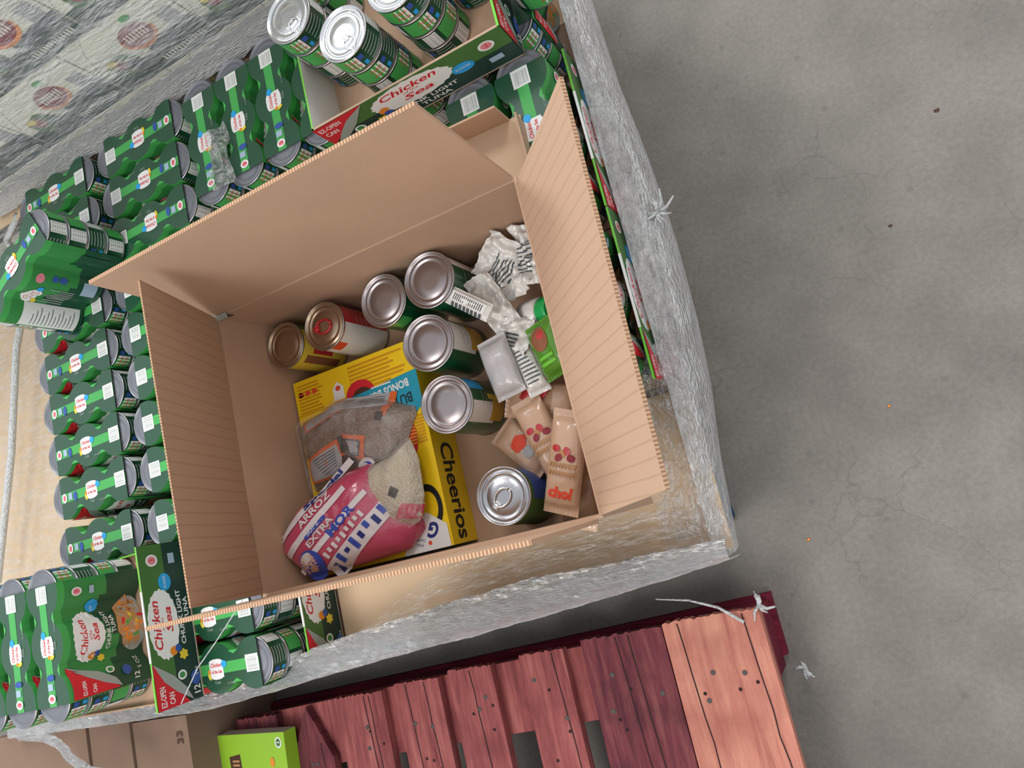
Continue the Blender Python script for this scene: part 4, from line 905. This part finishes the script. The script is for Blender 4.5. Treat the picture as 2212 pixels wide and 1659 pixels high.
def green_bottle():
    t = thing('spice_bottle', 'white bottle with bright green cap half hidden by the right wall', 'bottle', (-0.345, 0.262, Z(0.880)), 0, None, (R(-62), 0, R(-100)))
    MB().lathe([(0.018, 0, 'plastic_white'), (0.021, 0.003, 'plastic_white'), (0.021, 0.036, 'plastic_white'), (0.016, 0.040, 'plastic_white')], 28, cz=-0.02, cap0='plastic_white', cap1='plastic_white').build('bottle_body', t)
    MB().lathe([(0.0185, 0.0, 'cap_green'), (0.019, 0.002, 'cap_green'), (0.019, 0.018, 'cap_green'), (0.0175, 0.020, 'cap_green')], 28, cz=0.020, cap0='cap_green', cap1='cap_green').build('bottle_cap', t)
green_bottle()
pouch('snack_pack', 'shiny green snack pack with a red fruit picture tucked under the right wall', 'packet', (-0.325, 0.205, Z(0.848)), (0.050, 0.075), R(8), (R(4), R(-22)), 'pack_green', 0.012, lambda A: (A.ell(0.0, 0.014, 0.014, 0.016, 'foodbrown', 18), A.ell(0.004, 0.018, 0.006, 0.006, 'label_red', 12), A.rect(-0.012, -0.012, 0.012, -0.008, 'neon'), A.rect(-0.012, -0.020, 0.012, -0.016, 'neon')), None, 9)
pouch('snack_sachet', 'small red-tipped sachet under the white pouches', 'sachet', (-0.372, 0.160, Z(0.872)), (0.030, 0.030), R(40), (0, 0), 'label_red', 0.006, None, gs, 12)

# ------------------------------------------------------------------ stretch film
def film(name, label, pathfn, m, nu, nv, amp, seed, cat='stretch film', fx=30):
    mb = MB()
    def f(u, v):
        p_ = Vector(pathfn(u, v)); k = amp * (nz(p_.x * fx, p_.y * fx, seed + v * 4) + 0.5 * nz(p_.x * fx * 3, p_.y * fx * 3, seed + v * 12))
        return p_ + Vector((0.25 * k, 0.35 * k, k))
    mb.grid(f, nu, nv, m, True)
    return props(mb.build(name), label, cat)
def interp(pts, t):
    t = max(0, min(0.99999, t)) * (len(pts) - 1); i = int(t); f = t - i; return [pts[i][k] * (1 - f) + pts[i + 1][k] * f for k in range(len(pts[0]))]
# front rim: (x, y_outer, width)
FR = [(-0.212, -0.106, 0.030), (-0.35, -0.122, 0.045), (-0.50, -0.136, 0.060), (-0.65, -0.148, 0.062), (-0.80, -0.158, 0.058), (-0.95, -0.170, 0.052), (-1.07, -0.181, 0.046), (-1.20, -0.190, 0.030), (-1.35, -0.190, 0.030), (-1.55, -0.190, 0.045), (-1.8, -0.188, 0.05)]
def frim(u, v):
    x, yo, wd_ = interp(FR, u); a = v * PI * 1.15
    return (x, yo + wd_ * (0.5 + 0.5 * math.cos(PI - a)) if v > 0.0 else yo, Z(1.005) + 0.018 * math.sin(a) + (0.0 if v > 0.15 else -0.07 * (0.15 - v) / 0.15))
film('stretch_film', 'bunched silvery stretch film along the front rim of the load', frim, 'film_band', 240, 16, 0.007, 1)
def fsheet(u, v):
    x, yo, wd_ = interp(FR[:7], u); yi = yo + wd_ + 0.075 * math.sin(PI * min(1, u * 1.2 + 0.1)) ; return (x, yo + wd_ * 0.8 + (yi - yo - wd_ * 0.8) * v, Z(1.01) - 0.055 * v)
film('stretch_film', 'thin clear film stretched from the front rim over the bare cardboard sheet', fsheet, 'film_sheet', 160, 14, 0.006, 5)
def fcorner(u, v): return (-0.205 - 0.105 * u, -0.095 + 0.30 * v, Z(1.015) - 0.055 * u + 0.01 * math.sin(v * 9))
film('stretch_film', 'crinkled clear film over the front right corner of the load', fcorner, 'film_corner', 40, 90, 0.010, 8, fx=40)
RS = [(-0.108, -0.236), (0.03, -0.224), (0.15, -0.206), (0.25, -0.198), (0.40, -0.194), (0.55, -0.200), (0.70, -0.212), (0.85, -0.216), (1.02, -0.225)]
def rside(u, v):
    y, xo = interp(RS, u); t = v
    xi = -0.2365
    if t < 0.35: s_ = t / 0.35; return (xi + (xo - xi) * s_, y, Z(1.026) - 0.03 * s_ ** 1.5)
    s_ = (t - 0.35) / 0.65; return (xo + 0.006 * math.sin(s_ * PI) - 0.004 * s_, y, Z(1.056) - 0.16 * s_)
film('stretch_film', 'grey translucent stretch film down the right side of the load', rside, 'film_side', 240, 16, 0.006, 12, fx=45)
def knot(cx_, cy_, cz_, label, n=9, r=0.03, seed=0, m='film_rope'):
    rnd = random.Random(seed); mb = MB()
    for i in range(n):
        a = rnd.uniform(0, 6.28); l = rnd.uniform(0.5, 1) * r; b = rnd.uniform(-0.3, 0.6)
        mb.tube([(0, 0, 0), (l * 0.5 * math.cos(a), l * 0.5 * math.sin(a), l * b * 0.5 + 0.003), (l * math.cos(a + 0.3), l * math.sin(a + 0.3), l * b)], lambda t: 0.003 * (1 - 0.8 * t) + 0.0005, m, 5)
    return props(mb.build('film_knot', loc=(cx_, cy_, cz_)), label, 'film scrap')
knot(-0.186, 0.395, Z(1.055), 'torn tuft of film sticking out from the right side of the load', 12, 0.035, 1)
knot(-0.238, -0.203, 0.150, 'frayed film tuft on the corner of the red pallet', 9, 0.028, 4)
knot(-0.215, -0.33, 0.040, 'pale splinters and film shreds hanging on the right side of the red pallet', 8, 0.022, 6)
# strands
def strand(label, pts, r, m='film_rope', name='film_strand'):
    k = []
    for i in range(25): k.append(interp(pts, i / 24))
    return props(MB().tube(k, r, m, 6).build(name), label, 'film scrap')
strand('curved loose film strand reaching from the floor gap to the red pallet', [(-0.405, -0.170, 0.13), (-0.345, -0.178, 0.15), (-0.30, -0.196, 0.155), (-0.268, -0.225, 0.150)], lambda t: 0.0012 + 0.0018 * t)
strand('thin white film thread across the front multipacks and printed tray wall', [(-1.085, -0.145, Z(0.855)), (-1.03, -0.095, Z(0.85)), (-0.99, -0.06, Z(0.86)), (-0.945, -0.01, Z(0.88))], 0.0010)
strand('grey rolled film rope hanging down the left side of the load', [(-1.56, 0.95, Z(0.99)), (-1.63, 0.915, Z(1.0)), (-1.60, 0.86, Z(1.0)), (-1.575, 0.78, Z(1.0)), (-1.64, 0.65, Z(1.0)), (-1.70, 0.42, Z(1.0)), (-1.80, 0.15, Z(1.0))], 0.0075, 'film_rope', 'film_rope')
def fleft(u, v): return (-1.50 - 0.40 * u, -0.16 + 1.05 * v, Z(1.02) + 0.015 * math.sin(u * 7))
film('stretch_film', 'glossy clear film over the pale cardboard on the left', fleft, 'film_sheet', 60, 120, 0.008, 21)
def ffarrim(u, v): x = -1.62 + 1.0 * u; return (x, 0.944 + 0.045 * v, Z(0.965) + 0.035 * math.sin(v * PI) + 0.01 * u)
film('stretch_film', 'white bunched film along the rear edge where the two loads meet', ffarrim, 'film_band', 180, 10, 0.005, 31)
def scrap(): 
    def f(u, v): return (-0.905 + 0.05 * u, 0.70 + 0.12 * v, L2 + 0.008 + 0.006 * math.sin(v * 9 + u * 4))
    film('film_scrap', 'crinkled clear film scrap on the lengthwise multipacks', f, 'film_corner', 20, 40, 0.006, 41, 'film scrap')
scrap()
def tail(u, v):
    p_ = interp([(-1.78, -0.179, Z(1.0)), (-1.69, -0.190, Z(1.0)), (-1.640, -0.212, Z(1.0)), (-1.622, -0.245, Z(1.01)), (-1.59, -0.275, Z(1.02)), (-1.53, -0.295, Z(1.04))], u); return (p_[0] + 0.010 * (v - 0.5), p_[1] + 0.022 * (v - 0.5), p_[2] + 0.008 * math.sin(v * PI))
film('stretch_film', 'white twisted film tail hanging down over the brown cartons at the bottom left', tail, 'film_band', 70, 8, 0.008, 51)

# ------------------------------------------------------------------ cartons at the bottom left
gB = 'brown cartons at the bottom left'
def brown(label, x0, x1, y0, y1, z0, z1, rz, mark=None):
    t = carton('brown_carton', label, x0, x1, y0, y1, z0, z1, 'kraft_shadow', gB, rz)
    if mark: mb = MB(); A = Art(mb, lambda u, v, w_: (u, v, z1 - z0 + 0.0009 + w_)); A.text('33', 0.06, 0.10, 0.020, 'brownink', R(90), 0.026, 0, 0.03); mb.build('printed_mark', t)
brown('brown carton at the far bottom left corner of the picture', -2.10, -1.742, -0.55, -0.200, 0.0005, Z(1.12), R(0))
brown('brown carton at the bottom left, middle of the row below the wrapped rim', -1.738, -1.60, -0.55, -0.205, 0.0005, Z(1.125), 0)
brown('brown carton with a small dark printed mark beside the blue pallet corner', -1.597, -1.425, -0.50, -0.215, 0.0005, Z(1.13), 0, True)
def lime_box(label, x0, x1, y0, y1, z0, z1):
    t = thing('lime_carton', label, 'box', ((x0 + x1) / 2, (y0 + y1) / 2, z0), R(-3), 'lime green food cartons'); W = (x1 - x0) / 2; D = (y1 - y0) / 2; H = z1 - z0
    mb = MB(); mb.box(-W, W, -D, D, 0, H, 'lime', {'k': 'cream'})
    A = Art(mb, lambda u, v, w_: (u, v, H + w_)); A.ell(W - 0.018, D - 0.020, 0.009, 0.011, 'white', 20); A.ell(W - 0.018, D - 0.020, 0.006, 0.008, 'panelgreen', 18); A.rect(W - 0.022, D - 0.021, W - 0.014, D - 0.019, 'white')
    A.quad([(-W * 0.55, D - 0.045), (-W * 0.25, D - 0.040), (-W * 0.18, D - 0.12), (-W * 0.50, D - 0.12)], 'brownink'); [A.rect(-W * 0.47, D - 0.052 - q * 0.008, -W * 0.28, D - 0.056 - q * 0.008, 'foodtan') for q in range(8)]
    A.ell(W * 0.62, D - 0.058, 0.006, 0.010, 'orange', 16); [A.quad([(W * 0.15 + q * 0.011, D - 0.105 + q * 0.004), (W * 0.15 + 0.006 + q * 0.011, D - 0.105 + q * 0.004), (W * 0.15 + 0.009 + q * 0.011, D - 0.085 + q * 0.003), (W * 0.15 + 0.003 + q * 0.011, D - 0.085 + q * 0.003)], 'bagorange') for q in range(6)]
    mb.build('carton_body', t); return t
lime_box('lime green printed carton at the bottom edge on the red pallet, right one', -1.449, -1.241, -0.53, -0.285, 0.1458, Z(1.2))
lime_box('lime green printed carton at the bottom edge on the red pallet, left one', -1.66, -1.462, -0.54, -0.312, 0.1458, Z(1.205))

# ------------------------------------------------------------------ far wrapped load of printed cases
def far_load():
    W_, H_, D_ = 0.245, 0.150, 0.30
    def case_mesh():
        mb = MB(); mb.box(-W_ / 2, W_ / 2, 0, D_, 0, H_, 'cream', {'t': 'bandgrey'})
        A = Art(mb, lambda u, v, w_: (u, -w_, v))
        A.rect(-W_ / 2, 0.0, W_ / 2, 0.045, 'bandgreen'); A.rect(0.00, 0.040, W_ / 2, 0.066, 'bandgrey')
        A.ell(0.015, 0.086, 0.042, 0.028, 'orange', 22, 0.1); A.ell(0.015, 0.092, 0.038, 0.026, 'maroon', 22, 0.1)
        for q in range(7): A.quad([(-0.012 + q * 0.008, 0.082), (-0.008 + q * 0.008, 0.082), (-0.004 + q * 0.008, 0.102), (-0.008 + q * 0.008, 0.102)], 'cream'); A.k -= 1
        A.k += 1
        A.ell(-0.065, 0.055, 0.034, 0.027, 'panelgreen', 18, 0, 0.1, 5); A.ell(-0.073, 0.060, 0.015, 0.015, 'maroon', 14); A.ell(-0.045, 0.040, 0.018, 0.018, 'bandgrey', 14); A.ell(-0.082, 0.070, 0.012, 0.008, 'yellowdot', 12)
        A.ell(0.035, 0.130, 0.012, 0.007, 'ltgreen', 12); A.rect(0.078, 0.066, 0.112, 0.105, 'baggrey')
        A.poly([(-W_ / 2, 0.06), (-0.09, 0.12), (-0.06, H_), (-W_ / 2, H_)], 'cream')
        for q in range(14): A.rect(0.0 + q * 0.008, 0.014, 0.004 + q * 0.008, 0.026, 'cream'); A.k -= 1
        return mb.mesh('case_body')
    me = case_mesh(); z0 = 0.145
    for r in range(5):
        for c_ in range(6):
            x = -1.95 + c_ * (W_ + 0.004) + (0.10 if r % 2 else 0)
            if r < 2 and c_ < 5 and c_ > 0: pass
            t = thing('printed_case', 'printed case of the far wrapped load, %s row, %s' % (['lowest', 'second', 'third', 'fourth', 'top'][r], ['first', 'second', 'third', 'fourth', 'fifth', 'sixth'][c_] + ' case from the left'), 'case',
                      (x, 0.995 + 0.0, z0 + r * (H_ + 0.0015)), random.uniform(-0.01, 0.01), 'printed cases in the far wrapped load')
            link('case_body', me, t)
    def ff(u, v): return (-2.1 + 1.55 * u, 0.986 - 0.006 * math.sin(v * 17), 0.20 + 0.72 * v)
    film('stretch_film', 'cloudy stretch film over the printed cases of the far load', ff, 'film_far', 150, 60, 0.005, 61, fx=22)
    mb = MB(); 
far_load()
pallet('far_pallet', 'wooden pallet carrying the far wrapped load', (-0.62, 2.0, 0), 0, [(-1.48 + i * 0.19, -1.48 + i * 0.19 + 0.14, 0.0, 'wood_fresh') for i in range(8)], 1.0, 'wood_fresh', 'wood_fresh', 0.1435, False)
